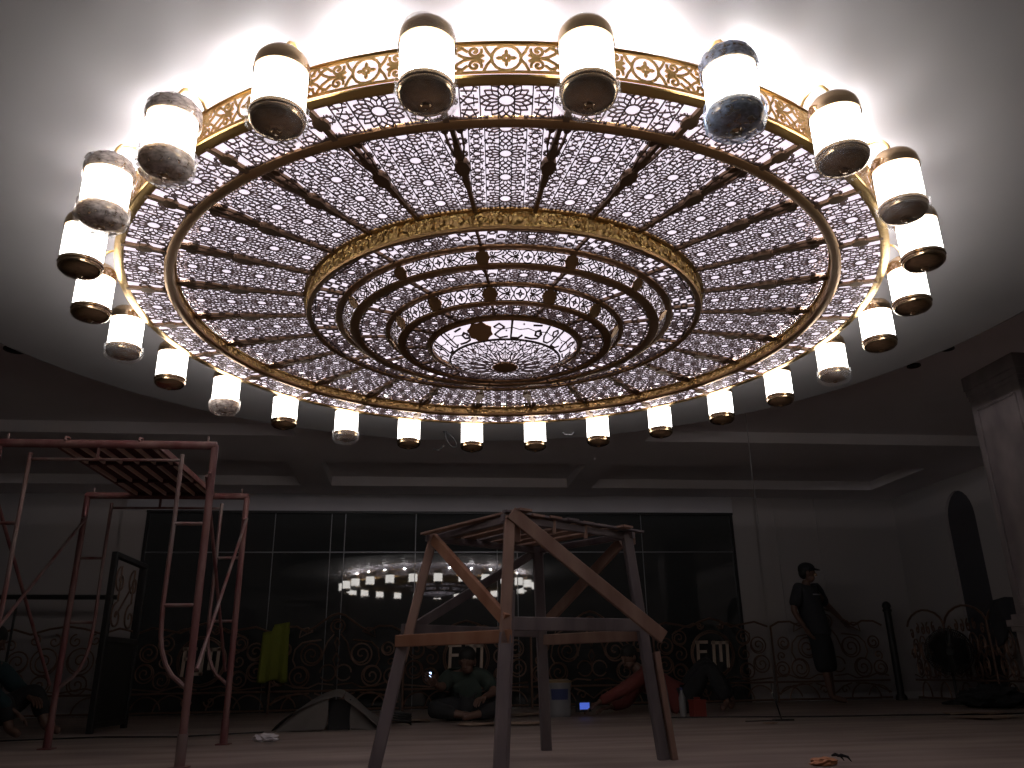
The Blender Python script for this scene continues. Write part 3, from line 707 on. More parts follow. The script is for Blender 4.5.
# ------------------------------------------------------------------ wooden trestle tower
t = empty('trestle_tower', (.60, 4.5, 0)); tag(t, 'rough wooden four-legged trestle tower in front of the glass wall, centre foreground', 'trestle')
O = Vector((.60, 4.5, 0))
def wb(name, p, q, w, h, m, up=(0, 0, 1)):
    b = MB(); b.beam(Vector(p)-O, Vector(q)-O, w, h, up); return b.build(name, M[m], t)
Nt, Lt, Rt, Ft = Vector((.459, 4.06, 1.19)), Vector((.085, 4.60, 1.17)), Vector((1.170, 4.49, 1.17)), Vector((.735, 5.0, 1.16))
Nb, Lb, Rb, Fb = Vector((.360, 3.74, 0)), Vector((-.19, 4.38, 0)), Vector((1.26, 4.37, 0)), Vector((.765, 5.06, 0))
def on(a, b_, z): k = (z - b_.z)/(a.z - b_.z); return b_ + (a-b_)*k
upy = (0, 1, 0)
wb('leg', on(Nt, Nb, .55), on(Nt, Nb, 1.17), .052, .06, 'wood', upy); wb('leg', Nb + Vector((.03, .05, 0)), on(Nt, Nb, .80) + Vector((.03, .05, 0)), .030, .05, 'greywood', upy)
wb('leg', Nb, on(Nt, Nb, .60), .055, .06, 'greywood', upy)
wb('leg', on(Lt, Lb, .5), Lt, .05, .05, 'wood', upy); wb('leg', Lb, on(Lt, Lb, .62)+Vector((-.015, 0, 0)), .065, .06, 'greywood', upy)
wb('leg', on(Rt, Rb, .0), Rt, .055, .055, 'greywood', upy); wb('leg', Rb + Vector((.05, -.02, 0)), on(Rt, Rb, .52) + Vector((.05, -.02, 0)), .03, .05, 'wood', upy)
wb('leg', Fb, Ft, .06, .06, 'greywood', upy)
zr = .61
wb('rail', on(Nt, Nb, zr-.02) + Vector((.02, -.03, 0)), on(Lt, Lb, zr-.015) + Vector((-.05, -.02, 0)), .03, .060, 'litwood')
wb('rail', on(Nt, Nb, zr+.04) + Vector((-.01, .03, 0)), on(Rt, Rb, zr+.05) + Vector((.02, .01, 0)), .03, .065, 'greywood')
wb('rail', on(Lt, Lb, zr+.05) + Vector((-.04, .03, 0)), on(Ft, Fb, zr+.04), .03, .05, 'greywood')
wb('rail', on(Ft, Fb, zr) , on(Rt, Rb, zr) + Vector((0, .04, 0)), .03, .06, 'wood')
wb('diagonal_brace', Nt + Vector((.0, -.045, .0)), (1.235, 4.13, .585), .025, .068, 'wood')
wb('diagonal_brace', Lt + Vector((.0, -.04, -.03)), on(Nt, Nb, .66) + Vector((.0, -.02, 0)), .028, .062, 'litwood')
wb('diagonal_brace', Rt + Vector((-.02, .05, -.05)), on(Ft, Fb, .72) + Vector((.04, -.02, 0)), .025, .06, 'wood')
wb('diagonal_brace', on(Lt, Lb, .64) + Vector((-.02, .04, 0)), on(Ft, Fb, 1.12) + Vector((-.03, .0, 0)), .022, .05, 'greywood')
for p, q in ((Lt, Nt), (Nt, Rt), (Rt, Ft), (Ft, Lt)):
    d = (q-p).normalized()*.05; wb('top_rail', p - d + Vector((0, 0, -.022)), q + d + Vector((0, 0, -.022)), .024, .036, 'greywood')
r5 = random.Random(5)
for i in range(7):      # loose boards laid over the top
    k = (i+.35)/7; p = Lt + (Ft-Lt)*k; q = Nt + (Rt-Nt)*k; d = (q-p).normalized()
    wb('top_board', p - d*r5.uniform(.03, .09) + Vector((0, 0, .006 + r5.uniform(0, .004))), q + d*r5.uniform(.02, .09) + Vector((0, 0, .008 + r5.uniform(0, .008))), .085, .012, r5.choice(['wood', 'greywood']))
wb('top_board', Lt + Vector((-.06, -.03, .0)), Nt + Vector((.02, -.02, .012)), .04, .012, 'wood'); wb('top_board', Nt + Vector((-.03, -.02, .012)), Rt + Vector((.10, .03, .006)), .04, .012, 'greywood')
for k in (.35, .62): wb('hanging_batten', Nt + (Rt-Nt)*k + Vector((0, -.01, .01)), Nt + (Rt-Nt)*k + Vector((0, -.01, -.07)), .02, .012, 'wood', upy)
wb('end_block', Nt + Vector((.035, .0, -.05)), Nt + Vector((.035, .0, -.14)), .035, .03, 'wood', upy); wb('end_block', Rt + Vector((.03, 0, -.0)), Rt + Vector((.03, 0, -.07)), .035, .04, 'wood', upy)

# ------------------------------------------------------------------ people
def skin_eval(verts, edges, radii, sub=1):
    me = bpy.data.meshes.new('tmp'); me.from_pydata(verts, edges, []); o = bpy.data.objects.new('tmp', me); C.objects.link(o)
    md = o.modifiers.new('s', 'SKIN'); md.use_smooth_shade = True
    sk = me.skin_vertices[0].data
    for i, r in enumerate(radii):
        rx, ry = (r, r) if not isinstance(r, tuple) else r
        sk[i].radius = (rx, ry); sk[i].use_root = (i == 0)
    s2 = o.modifiers.new('u', 'SUBSURF'); s2.levels = sub; s2.render_levels = sub
    dg = bpy.context.evaluated_depsgraph_get(); ev = o.evaluated_get(dg); m2 = ev.to_mesh()
    V = [tuple(v.co) for v in m2.vertices]; F = [tuple(p.vertices) for p in m2.polygons]
    ev.to_mesh_clear(); bpy.data.objects.remove(o); bpy.data.meshes.remove(me)
    return V, F
def ellipsoid(b, c, r, rot=None, n=16, m=10):
    base = len(b.v); R_ = rot or Matrix.Identity(3)
    for i in range(m+1):
        th = PI*i/m
        for k in range(n):
            ph = 2*PI*k/n; b.v.append(tuple(Vector(c) + R_ @ Vector((r[0]*sin(th)*cos(ph), r[1]*sin(th)*sin(ph), r[2]*cos(th)))))
    for i in range(m):
        for k in range(n): b.f.append((base+i*n+k, base+i*n+(k+1) % n, base+(i+1)*n+(k+1) % n, base+(i+1)*n+k))
def hand(b, wr, d, nrm, side, curl=.5):
    wr, d, nrm = Vector(wr), Vector(d).normalized(), Vector(nrm).normalized(); s_ = d.cross(nrm).normalized()*side
    for k in range(-2, 3): b.tube([wr - d*.02 + s_*k*.006, wr + d*.04 + s_*k*.014, wr + d*.085 + s_*k*.015], .013, 8, rs=[.014, .014, .010])
    for k, L in ((-1.5, .062), (-.5, .078), (.5, .084), (1.5, .074)):
        p = wr + d*.085 + s_*k*.019; pts = [p - d*.02]; dd = d.copy()
        for j in range(4):
            pts.append(pts[-1] + dd*L*.33); dd = (dd - nrm*curl*.55).normalized()
        b.tube(pts, .008, 8, rs=[.0095, .0088, .008, .0075, .006])
    p = wr + d*.025 + s_*.026; b.tube([p - s_*.012, p + d*.025 + s_*.018, p + d*.05 + s_*.024 - nrm*.012, p + d*.068 + s_*.022 - nrm*.022], .010, 8, rs=[.013, .011, .0095, .007])
def head(b, c, face, upv=(0, 0, 1), s=1.):
    """ellipsoid skull with jaw, nose, ears, eyes, mouth; face = facing direction"""
    f = Vector(face).normalized(); u = Vector(upv); r_ = f.cross(u).normalized(); u = r_.cross(f).normalized()
    R_ = Matrix((r_, f, u)).transposed(); c = Vector(c)
    ellipsoid(b, c + u*.02*s, (.074*s, .092*s, .098*s), R_); ellipsoid(b, c + f*.028*s - u*.055*s, (.055*s, .060*s, .060*s), R_)
    b.tube([c + f*.088*s + u*.02*s, c + f*.105*s - u*.01*s, c + f*.112*s - u*.025*s, c + f*.09*s - u*.033*s], .01*s, 6, rs=[.006*s, .009*s, .013*s, .008*s])
    for q in (-1, 1):
        ellipsoid(b, c + r_*q*.076*s - u*.005*s, (.010*s, .020*s, .032*s), R_, 8, 6)
        ellipsoid(b, c + f*.084*s + r_*q*.030*s + u*.018*s, (.014*s, .007*s, .007*s), R_, 8, 6)
    ellipsoid(b, c + f*.082*s - u*.062*s, (.026*s, .010*s, .007*s), R_, 8, 6)
    return R_, r_, f, u
def person(name, label, J, face, clothes, hands, head_up=(0, 0, 1), hair=True, lean=None):
    """J: dict of joint positions (world). clothes: list of (name, material, joints chain spec)"""
    base = Vector(J['base']); t = empty('person', base); tag(t, label, 'person')
    L = {k: Vector(v) - base for k, v in J.items() if k != 'base'}
    order = ['pel', 'waist', 'chest', 'neck', 'headb', 'shl', 'ell', 'wrl', 'shr', 'elr', 'wrr', 'hil', 'knl', 'anl', 'tol', 'hir', 'knr', 'anr', 'tor']
    rd_ = dict(pel=.105, waist=.098, chest=.118, neck=.052, headb=.055, shl=.058, ell=.042, wrl=.027, shr=.058, elr=.042, wrr=.027,
               hil=.085, knl=.056, anl=.036, tol=.030, hir=.085, knr=.056, anr=.036, tor=.030)
    E_ = [('pel', 'waist'), ('waist', 'chest'), ('chest', 'neck'), ('neck', 'headb'), ('chest', 'shl'), ('shl', 'ell'), ('ell', 'wrl'), ('chest', 'shr'), ('shr', 'elr'), ('elr', 'wrr'),
          ('pel', 'hil'), ('hil', 'knl'), ('knl', 'anl'), ('anl', 'tol'), ('pel', 'hir'), ('hir', 'knr'), ('knr', 'anr'), ('anr', 'tor')]
    idx = {k: i for i, k in enumerate(order)}
    V, F = skin_eval([tuple(L[k]) for k in order], [(idx[a], idx[c]) for a, c in E_], [rd_[k] for k in order], 2)
    b = MB(); b.add(V, F)
    hc = L['headc'] if 'headc' in L else L['headb'] + Vector((0, 0, .10))
    R_, r_, f, u = head(b, hc, face, head_up)
    for key, el, nrm, side, curl in hands: hand(b, L[key], L[key] - L[el], nrm, side, curl)
    b.build('body', M['skin'], t, smooth=True)
    if hair:
        b = MB(); ellipsoid(b, hc + u*.046 - f*.010, (.084, .100, .088), R_, 18, 12)
        ellipsoid(b, hc - f*.045 + u*.0, (.075, .060, .075), R_, 14, 8); b.build('hair', M['hair'], t, smooth=True)
    for nm, m, ks, es, rs in clothes:
        V, F = skin_eval([tuple(L[k]) if isinstance(k, str) else tuple(L[k[0]] + (L[k[1]]-L[k[0]])*k[2]) for k in ks], es, rs, 2)
        b = MB(); b.add(V, F); b.build(nm, M[m], t, smooth=True)
    return t, hc, R_, r_, f, u
def shirt(m, long_=False, nm='shirt'):
    k = .98 if long_ else .9
    return (nm, m, ['waist', 'chest', ('chest', 'neck', .45), 'shl', ('shl', 'ell', k), 'shr', ('shr', 'elr', k), 'pel', ('pel', 'waist', -.75)],
            [(0, 1), (1, 2), (1, 3), (3, 4), (1, 5), (5, 6), (0, 7), (7, 8)], [.160, .168, .090, .088, .072, .088, .072, .165, .150])
def longshirt(m):
    return ('shirt', m, ['waist', 'chest', ('chest', 'neck', .45), 'shl', 'ell', ('ell', 'wrl', .9), 'shr', 'elr', ('elr', 'wrr', .9), 'pel'],
            [(0, 1), (1, 2), (1, 3), (3, 4), (4, 5), (1, 6), (6, 7), (7, 8), (0, 9)], [.158, .168, .090, .088, .064, .050, .088, .064, .050, .160])
def trousers(m, k=.95, rk=.085, re=.06):
    return ('trousers', m, ['pel', 'hil', 'knl', ('knl', 'anl', k), 'hir', 'knr', ('knr', 'anr', k)], [(0, 1), (1, 2), (2, 3), (0, 4), (4, 5), (5, 6)], [.150, .118, rk, re, .118, rk, re])

# standing person, cap, holding the railing
Jm = dict(base=(4.95, 9.86, 0), pel=(4.92, 9.88, .84), waist=(4.88, 9.89, 1.0), chest=(4.84, 9.89, 1.22), neck=(4.84, 9.88, 1.40), headb=(4.855, 9.87, 1.46), headc=(4.87, 9.865, 1.535),
          shl=(4.96, 9.98, 1.34), ell=(5.20, 10.08, 1.14), wrl=(5.44, 10.24, .99), shr=(4.70, 9.80, 1.34), elr=(4.585, 9.78, 1.08), wrr=(4.70, 9.76, .87),
          hil=(4.99, 9.94, .80), knl=(5.00, 9.93, .46), anl=(5.02, 9.93, .075), tol=(5.17, 9.90, .032), hir=(4.88, 9.82, .80), knr=(4.90, 9.80, .46), anr=(4.93, 9.79, .075), tor=(5.10, 9.74, .032))
t, hc, R_, r_, f, u = person('person', 'standing barefoot person in dark cap, black T-shirt and long shorts, one hand towards the railing', Jm, (1, -.35, -.05),
    [shirt('darkshirt'), ('long_shorts', 'dark', ['pel', 'hil', 'knl', ('knl', 'anl', .30), 'hir', 'knr', ('knr', 'anr', .30), ('pel', 'waist', .3)], [(0, 1), (1, 2), (2, 3), (0, 4), (4, 5), (5, 6), (0, 7)], [.155, .130, .125, .120, .130, .125, .120, .145])],
    [('wrl', 'ell', (0, 0, 1), 1, .5), ('wrr', 'elr', (-1, 0, 0), 1, .5)])
b = MB(); ellipsoid(b, hc + u*.060 - f*.006, (.088, .103, .072), R_, 20, 10); b.build('cap', M['dark'], t, smooth=True)
b = MB(); p0 = hc + u*.050 + f*.075
vs_ = [p0 + r_*x + f*y + u*z for x, y, z in ((-.075, 0, 0), (-.06, .055, -.012), (0, .085, -.016), (.06, .055, -.012), (.075, 0, 0))]
b.add([v for v in vs_] + [v + u*.008 for v in vs_], [(0, 1, 2, 3, 4), (5, 6, 7, 8, 9), (0, 1, 6, 5), (1, 2, 7, 6), (2, 3, 8, 7), (3, 4, 9, 8), (4, 0, 5, 9)]); b.build('cap_visor', M['dark'], t)
b = MB(); pc = Vector((4.90, 9.745, 1.265)) - Vector(Jm['base']); b.beam(pc - Vector((.055, .012, 0)), pc + Vector((.055, .02, 0)), .006, .016); b.build('chest_print', M['print'], t)

# seated person holding a lit phone
Js = dict(base=(.49, 8.15, 0.000), pel=(.49, 8.35, 0.130), waist=(.49, 8.33, 0.216), chest=(.49, 8.26, 0.352), neck=(.49, 8.20, 0.456), headb=(.49, 8.17, 0.488), headc=(.49, 8.14, 0.532),
          shl=(.66, 8.24, 0.400), ell=(.74, 8.08, 0.248), wrl=(.62, 7.90, 0.208), shr=(.32, 8.24, 0.400), elr=(.235, 8.02, 0.296), wrr=(.175, 7.90, 0.344),
          hil=(.58, 8.30, 0.110), knl=(.86, 8.02, 0.130), anl=(.55, 7.83, 0.070), tol=(.42, 7.79, 0.045), hir=(.40, 8.30, 0.110), knr=(.14, 8.02, 0.120), anr=(.40, 7.93, 0.070), tor=(.55, 7.95, 0.050))
person('person', 'person in a dark green shirt sitting cross-legged on the floor behind the trestle tower', Js, (-.35, -1, -.25),
    [shirt('greenshirt'), trousers('dark')], [('wrl', 'ell', (0, 0, 1), -1, .8), ('wrr', 'elr', (0, -1, 0), 1, .8)])
t = empty('phone', (.135, 7.845, .415), rad(-20)); tag(t, 'lit mobile phone held by the seated person in green', 'phone')
b = MB(); b.box(-.018, .018, -.005, .005, -.065, .05); b.build('phone_body', M['rubber'], t)
b = MB(); b.box(-.010, .010, -.0075, -.005, -.025, .022); b.build('screen', M['torch'], t)

# reclining person with phone
Jr = dict(base=(2.4, 8.7, 0), pel=(2.72, 8.72, .14), waist=(2.60, 8.74, .20), chest=(2.42, 8.78, .33), neck=(2.30, 8.80, .46), headb=(2.27, 8.79, .49), headc=(2.235, 8.78, .55),
          shl=(2.36, 8.60, .38), ell=(2.06, 8.50, .23), wrl=(1.80, 8.45, .12), shr=(2.42, 8.98, .38), elr=(2.24, 8.98, .10), wrr=(2.02, 8.90, .06),
          hil=(2.78, 8.62, .13), knl=(2.98, 8.44, .47), anl=(3.12, 8.40, .10), tol=(3.02, 8.30, .05), hir=(2.78, 8.80, .13), knr=(3.05, 8.72, .50), anr=(3.28, 8.66, .10), tor=(3.20, 8.54, .05))
person('person', 'reclining person in a dark red shirt and black trousers, reaching to a phone', Jr, (-1, -.7, -.35),
    [longshirt('redshirt'), trousers('dark', .95, .10, .075), ], [('wrl', 'ell', (0, 0, 1), -1, .5), ('wrr', 'elr', (0, 0, 1), 1, .4)])
t = empty('phone', (1.665, 8.40, .10), rad(8)); tag(t, 'lit blue phone screen in front of the reclining person in red', 'phone')
b = MB(); b.box(-.095, .065, -.004, .010, -.055, .045); b.build('phone_body', M['rubber'], t)
b = MB(); b.box(-.055, .045, -.0065, -.004, -.032, .030); b.build('screen', M['screen'], t)

# person cut by the left edge
Jl = dict(base=(-3.3, 7.1, 0), pel=(-3.42, 7.15, .14), waist=(-3.46, 7.16, .28), chest=(-3.44, 7.14, .47), neck=(-3.38, 7.12, .62), headb=(-3.36, 7.11, .66), headc=(-3.33, 7.10, .72),
          shl=(-3.36, 7.32, .54), ell=(-3.18, 7.36, .36), wrl=(-3.02, 7.22, .30), shr=(-3.38, 6.95, .54), elr=(-3.17, 6.88, .34), wrr=(-3.03, 6.96, .22),
          hil=(-3.36, 7.24, .12), knl=(-3.02, 7.30, .36), anl=(-2.90, 7.26, .09), tol=(-2.76, 7.22, .045), hir=(-3.36, 7.06, .12), knr=(-3.10, 6.96, .30), anr=(-3.03, 6.96, .08), tor=(-2.92, 6.90, .045))
person('person', 'barefoot person in teal shirt and black trousers squatting at the left edge, mostly cut off', Jl, (1, -.1, -.3),
    [longshirt('teal'), trousers('dark', .8)], [('wrl', 'ell', (0, 0, 1), -1, .6), ('wrr', 'elr', (0, 0, 1), 1, .6)])

# ------------------------------------------------------------------ things on the floor and railing
# grey mat bent into a low tent
t = empty('foam_mat', (-.70, 7.55, 0)); tag(t, 'dark grey mat bent into a low tent on the floor left of the trestle tower', 'mat')
prof = [(-.46, .0), (-.38, .10), (-.27, .185), (-.14, .26), (0, .315), (.06, .325), (.11, .30)]
b = MB(); n = len(prof); ys = [-.38, -.2, 0, .2, .4]
for j, y in enumerate(ys):
    for i, (x, z) in enumerate(prof): b.v.append((x + .05*j/4*(1 if i < 3 else 0), y*(1 - .25*i/n), z*(1 - .10*abs(j-2)) + .003*((i*7+j*3) % 4)))
for j in range(4):
    for i in range(n-1): b.f.append((j*n+i, j*n+i+1, (j+1)*n+i+1, (j+1)*n+i))
m1 = b
prof2 = [(.11, .30), (.17, .26), (.24, .195), (.32, .125), (.40, .06), (.45, .0)]
b = MB(); n2 = len(prof2)
for j, y in enumerate(ys):
    for i, (x, z) in enumerate(prof2): b.v.append((x, y*(.78 + .06*i), z*(1 - .10*abs(j-2)) + .002*((i*5+j*3) % 4)))
for j in range(4):
    for i in range(n2-1): b.f.append((j*n2+i, j*n2+i+1, (j+1)*n2+i+1, (j+1)*n2+i))
def arch_front(b, x0, x1, top, y, side):
    """front flap falling from the ridge to the floor with an arched opening left at its side"""
    n_ = 10; base = len(b.v)
    for i in range(n_+1):
        k = i/n_; x = x0 + (x1-x0)*k; b.v.append((x, y + .02*sin(k*7), 0)); b.v.append((x, y + .06, top(x)))
    for i in range(n_): b.f.append((base+2*i, base+2*i+2, base+2*i+3, base+2*i+1))
def ptop(P_):
    def g(x):
        for (x0, z0), (x1, z1) in zip(P_[:-1], P_[1:]):
            if x0 <= x <= x1: return max(.004, z0 + (z1-z0)*(x-x0)/(x1-x0) - .03)
        return .004
    return g
arch_front(m1, -.44, .0, ptop(prof), -.36, -1); arch_front(b, .17, .43, ptop(prof2), -.33, 1)
for mm, nm in ((m1, 'left_sheet'), (b, 'right_sheet')):
    o = mm.build(nm, M['tarp'], t, smooth=True); sm = o.modifiers.new('s', 'SOLIDIFY'); sm.thickness = .008; ss = o.modifiers.new('u', 'SUBSURF'); ss.levels = 1; ss.render_levels = 2
b = MB(); b.box(-.01, .17, -.22, -.20, 0, .235); b.build('opening_shade', M['rubber'], t)  # black box standing in for the shade inside the tent opening
# coil and scraps beside it
o = MB(); o.tube([(.09*cos(k*.5)*(1+.05*sin(k)), .05*sin(k*.5), .012 + .0016*k + .03*abs(sin(k*.25))) for k in range(52)], .008, 6)
tag(o.build('hose_coil', M['rubber'], loc=(-.12, 7.62, 0), smooth=True), 'small black hose coil beside the grey tent-like mat', 'hose')
def crumple(name, m, loc, r, seed, label, cat, sub=2, flat=.6):
    r_ = random.Random(seed); bm = bmesh.new(); bmesh.ops.create_icosphere(bm, subdivisions=3, radius=1.)
    for v in bm.verts:
        k = 1 + r_.uniform(-.22, .22); v.co = Vector((v.co.x*r[0]*k, v.co.y*r[1]*k, max(v.co.z*r[2]*k*flat + r[2]*flat*.8, 0)))
    me = bpy.data.meshes.new(name); bm.to_mesh(me); bm.free(); me.materials.append(M[m]); o = bpy.data.objects.new(name, me); C.objects.link(o); o.location = loc
    tag(o, label, cat); return o
crumple('plastic_bag', 'bag', (-1.03, 6.28, 0), (.085, .05, .05), 3, 'crumpled white plastic bag on the floor between scaffold and grey mat', 'bag')
crumple('rag_scrap', 'orangerag', (1.895, 3.93, 0), (.062, .04, .034), 9, 'crumpled orange rag at the bottom edge of the floor right of centre', 'rag')
o = MB()
for dx, dy, a in ((.025, .0, .3), (.035, -.03, -.15)):
    o.tube([(dx, dy, .03), (dx+.02*cos(a), dy+.02*sin(a), .034), (dx+.05*cos(a), dy+.03*sin(a), .026), (dx+.065*cos(a), dy+.035*sin(a), .006)], .006, 6, rs=[.004, .008, .006, .002])
tag(o.build('dark_leaf', M['dark'], loc=(1.915, 3.93, .012), smooth=True), 'curled black leaf strips beside the orange rag at the bottom edge', 'leaf')
crumple('paper_scrap', 'card', (2.87, 6.80, 0), (.06, .04, .012), 12, 'small brown paper scraps on the floor below the thin wire stand', 'scrap')
# cardboard pieces
def sheet(loc, w, d, rz, label, seed, m='card'):
    r_ = random.Random(seed); b = MB(); n_ = 6
    for t_ in (0, .004):
        for i in range(n_):
            for j in range(4): b.v.append((-w/2 + w*i/(n_-1), -d/2 + d*j/3 + r_.uniform(-.01, .01), t_ + .003 + .012*abs(sin(i*1.1+j*.8+seed))))
    for i in range(n_-1):
        for j in range(3):
            a = i*4+j; b.f.append((a, a+1, a+5, a+4)); a += n_*4; b.f.append((a, a+4, a+5, a+1))
    o = b.build('cardboard_sheet', M[m], loc=loc); o.rotation_euler = (0, 0, rz); tag(o, label, 'cardboard', 'flattened cardboard on the floor')
sheet((-.08, 8.25, 0), .42, .4, .1, 'flattened cardboard left of the seated person, by the hose coil', 1)
sheet((.72, 7.48, 0), .70, .35, -.15, 'flattened cardboard in front of the seated person', 2)
sheet((1.25, 8.9, 0), .55, .45, .2, 'flattened cardboard under and behind the white pail', 3)
sheet((4.75, 6.75, 0), .50, .30, .2, 'flattened cardboard on the floor left of the marble column', 4)
sheet((5.05, 7.35, 0), .55, .30, -.2, 'flattened cardboard behind the other piece near the marble column', 6)
# pail
t = empty('pail', (1.42, 8.52, 0)); tag(t, 'grey white plastic pail with yellow lid behind the trestle tower', 'bucket')
b = MB(); b.rev([(.001, 0), (.115, 0), (.130, .30), (.136, .30), (.136, .315), (.126, .315), (.126, .02), (.001, .02)], n=32); b.build('pail_body', M['pail'], t, smooth=True)
b = MB(); b.rev([(.001, .316), (.130, .316), (.139, .318), (.139, .335), (.12, .338), (.10, .352), (.001, .352)], n=32); b.build('lid', M['yellowlid'], t, smooth=True)
b = MB(); b.rev([(.1225, .12), (.1335, .26), (.1325, .26), (.1215, .12)], n=16, a0=-.7, a1=.7); b.build('paper_label', M['blue'], t)
b = MB(); b.tube([(.137*cos(PI*k/12), -.137*sin(PI*k/12)*.75, .30 - .12*sin(PI*k/12)) for k in range(13)], .003, 6); b.build('handle', M['steel'], t, smooth=True)
# bottle and red box, thin sticks
t = empty('bottle', (2.545, 8.05, 0)); tag(t, 'slim blue-capped clear bottle standing by the red box', 'bottle')
b = MB(); b.rev([(.001, 0), (.03, 0), (.032, .02), (.032, .17), (.014, .215), (.013, .235), (.001, .235)], n=20); b.build('bottle_body', M['pail'], t, smooth=True)
b = MB(); b.rev([(.001, .235), (.016, .235), (.016, .262), (.001, .262)], n=16); b.build('bottle_cap', M['blue'], t)
t = empty('toolbox', (2.68, 8.02, 0), .15); tag(t, 'small red box on the floor right of the reclining person', 'box')
b = MB(); b.box(-.065, .065, -.05, .05, 0, .13); b.build('box_body', M['red'], t)
b = MB(); b.box(-.070, .070, -.055, .055, .13, .15); b.box(-.03, .03, -.008, .008, .15, .172); b.build('box_lid', M['red'], t)
o = MB(); o.tube([(0, 0, .0), (-.01, .05, .25), (-.035, .10, .50), (-.03, .12, .62)], .005, 6)
tag(o.build('thin_rod', M['cord'], loc=(2.50, 8.3, 0), smooth=True), 'thin upright rod left of the bottle and red box', 'rod')
t = empty('wire_stand', (3.08, 7.10, 0)); tag(t, 'thin leaning wire stand with flat dark foot on the floor', 'stand')
b = MB(); b.tube([(.02, 0, .01), (.0, .0, .10), (-.03, .01, .22), (-.03, .01, .30)], .006, 6); b.build('stem', M['blackpaint'], t, smooth=True)
b = MB(); b.box(-.05, .12, -.03, .03, 0, .014); b.box(-.30, -.05, -.005, .005, 0, .008); b.build('foot', M['blackpaint'], t)
# green cloth on the railing
b = MB(); nx, nz = 13, 12
for j in range(nz):
    for i in range(nx):
        k = i/(nx-1); q = j/(nz-1); fold = .018*sin(k*16 + q)*(.3+q) + .012*sin(k*7)
        b.v.append((-.155 + .31*k - .025*q*(1-k) + .02*q*k, -.03 - fold, .98 - .62*q + .05*k*(1-q)*1. - .02*sin(k*9)*q - (.07 if k < .35 else 0)*(1-q)))
for j in range(nz-1):
    for i in range(nx-1): b.f.append((j*nx+i, j*nx+i+1, (j+1)*nx+i+1, (j+1)*nx+i))
base = len(b.v)
for j in range(5):
    for i in range(nx): 
        v = b.v[i]; q = j/4; b.v.append((v[0], -.03 + .07*q, v[2] + .03*sin(PI*q) - .12*q*q))
for j in range(4):
    for i in range(nx-1): b.f.append((base+j*nx+i, base+j*nx+i+1, base+(j+1)*nx+i+1, base+(j+1)*nx+i))
o = b.build('green_cloth', M['green'], loc=(-1.70, YR-.02, 0), smooth=True); sm = o.modifiers.new('s', 'SOLIDIFY'); sm.thickness = .004
tag(o, 'olive green cloth hung over the scroll railing left of the grey mat', 'cloth')
# dark jacket on the right railing
b = MB(); nx, nz = 9, 8
for j in range(nz):
    for i in range(nx):
        k = i/(nx-1); q = j/(nz-1); b.v.append((.035 if j == 0 else (0.0 if j == 1 else -.04 - .02*sin(k*12 + q*2)), -.24 + .48*k + .03*sin(q*5), (1.04 if j == 0 else (1.115 if j == 1 else 1.12 - (.42 + .08*sin(k*8))*q)) - .05*abs(k-.5)))
for j in range(nz-1):
    for i in range(nx-1): b.f.append((j*nx+i, j*nx+i+1, (j+1)*nx+i+1, (j+1)*nx+i))
o = b.build('jacket', M['darkshirt'], loc=(6.40, 8.42, 0), smooth=True); sm = o.modifiers.new('s', 'SOLIDIFY'); sm.thickness = .02
tag(o, 'dark jacket hung over the railing next to the marble column', 'jacket')
# round fan
t = empty('pedestal_fan', (6.10, 9.15, 0), rad(-30)); tag(t, 'black round pedestal fan standing before the railing on the right', 'fan')
b = MB(); b.rev([(.001, 0), (.17, 0), (.17, .02), (.05, .05), (.001, .05)], n=28); b.build('base', M['blackpaint'], t, smooth=True)
b = MB(); b.tube([(0, 0, .04), (0, 0, .55)], .016, 8); b.build('pole', M['blackpaint'], t, smooth=True)
b = MB(); b.tube([(0, .14, .565), (0, .0, .565), (0, -.04, .565)], .05, 14, rs=[.035, .06, .05]); b.build('motor', M['rubber'], t, smooth=True)
b = MB()
for R_ in (.25,):
    for y in (-.13, -.09, -.05): b.tube([((R_ - .03*(y == -.13))*cos(2*PI*k/32), y, .565 + (R_ - .03*(y == -.13))*sin(2*PI*k/32)) for k in range(32)], .005, 5, closed=True)
for k in range(72):
    a = 2*PI*k/72; b.tube([(.05*cos(a), -.145, .565+.05*sin(a)), (.22*cos(a), -.13, .565+.22*sin(a)), (.25*cos(a), -.09, .565+.25*sin(a)), (.22*cos(a), -.04, .565+.22*sin(a)), (.05*cos(a), -.03, .565+.05*sin(a))], .0045, 4)
b.build('guard', M['blackpaint'], t, smooth=True)
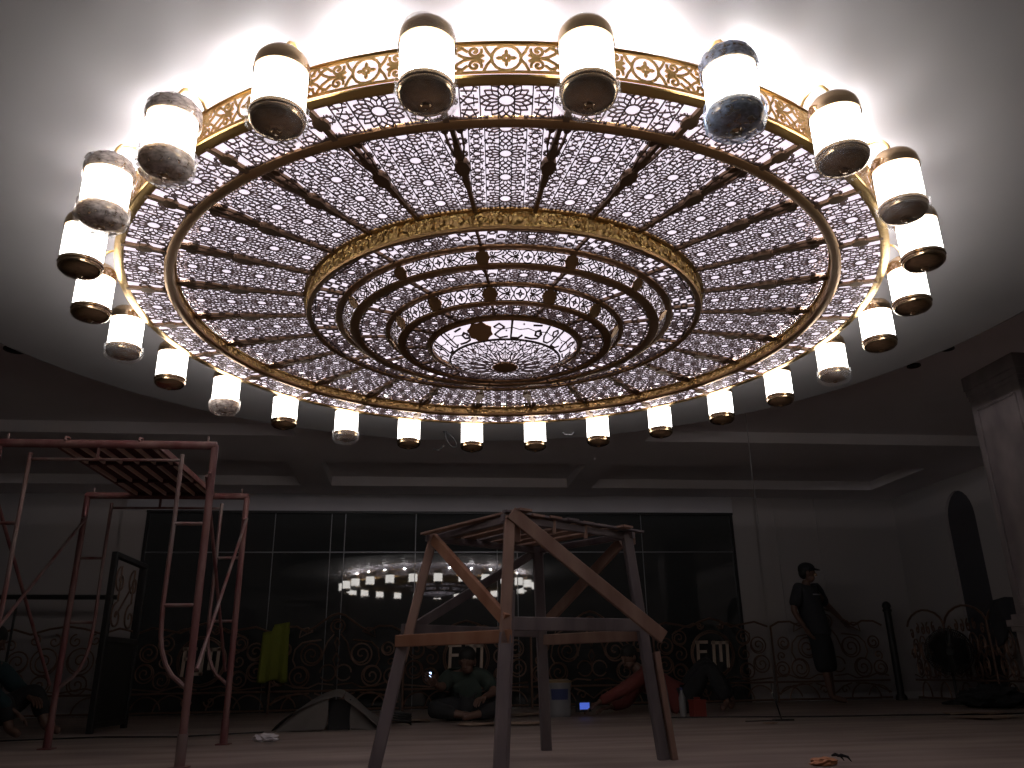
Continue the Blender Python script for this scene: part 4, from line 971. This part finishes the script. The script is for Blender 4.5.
for k in range(3):
    a0 = 2*PI*k/3; b = MB(); n_ = 6; pts = []
    for i in range(n_+1):
        r = .04 + .18*i/n_; w_ = .35 + .75*sin(PI*min(1, i/n_*.8+.1))
        pts += [(r*cos(a0-w_), -.075, .565 + r*sin(a0-w_)), (r*cos(a0+w_), -.105, .565 + r*sin(a0+w_))]
    o_ = len(pts); b.v = pts + [(x, y+.003, z) for x, y, z in pts]
    for i in range(n_): b.f += [(2*i, 2*i+1, 2*i+3, 2*i+2), (o_+2*i, o_+2*i+2, o_+2*i+3, o_+2*i+1)]
    b.build('blade', M['rubber'], t, smooth=True)
b = MB(); b.tube([(0, -.12, .565), (0, -.05, .565)], .045, 16); b.build('hub', M['rubber'], t, smooth=True)
# black heap added in place of the shadow below the right railing
crumple('shadow_heap', 'dark', (5.95, 8.35, 0), (.34, .28, .20), 21, 'low black heap standing in for the shadow on the floor near the marble column', 'heap')
# hanging wires
o = MB(); o.tube([(0, 0, 0), (.004, .01, -.4), (-.006, .0, -.9), (0, 0, -1.25)], .0022, 5)
tag(o.build('hanging_wire', M['cord'], loc=(2.84, 6.5, ZT), smooth=True), 'long thin pale wire hanging from the soffit right of the trestle tower', 'wire')
o = MB(); o.tube([(.10*(1-cos(k*.3))*.5 - .0, .0, -.10*sin(k*.3*.8) - .012*k*.5) for k in range(20)], .006, 6); o.tube([(0, 0, .006), (0, 0, -.004)], .02, 8); o.tube([(-.01, 0, -.12), (-.05, 0, -.17), (-.10, 0, -.16)], .005, 6)
tag(o.build('hanging_cable', M['rubber'], loc=(.21, 6.82, ZD), smooth=True), 'curled cable end hanging below the disc ceiling behind the far lamps', 'cable')
o = MB(); o.tube([(-.05, 0, 0), (-.03, 0, -.02), (.03, 0, -.02), (.05, 0, 0)], .006, 6)
tag(o.build('ceiling_hook', M['pail'], loc=(1.30, 6.78, ZD), smooth=True), 'small pale hook under the disc ceiling between two far lamps', 'hook')
o = MB(); o.tube([(2.2, 7.9, .006), (2.8, 7.75, .006), (3.6, 7.45, .006), (4.3, 7.4, .006), (5.2, 7.2, .006), (6.2, 7.3, .006)], .007, 6)
tag(o.build('floor_cable', M['rubber'], smooth=True), 'long dark cable lying across the floor from the red box to the right wall', 'cable')
o = MB(); o.tube([(-3.2, 6.9, .006), (-2.4, 7.1, .006), (-1.8, 6.9, .006), (-1.2, 7.2, .006)], .006, 6)
tag(o.build('floor_cable', M['rubber'], smooth=True), 'short dark cable on the floor behind the scaffold feet', 'cable')
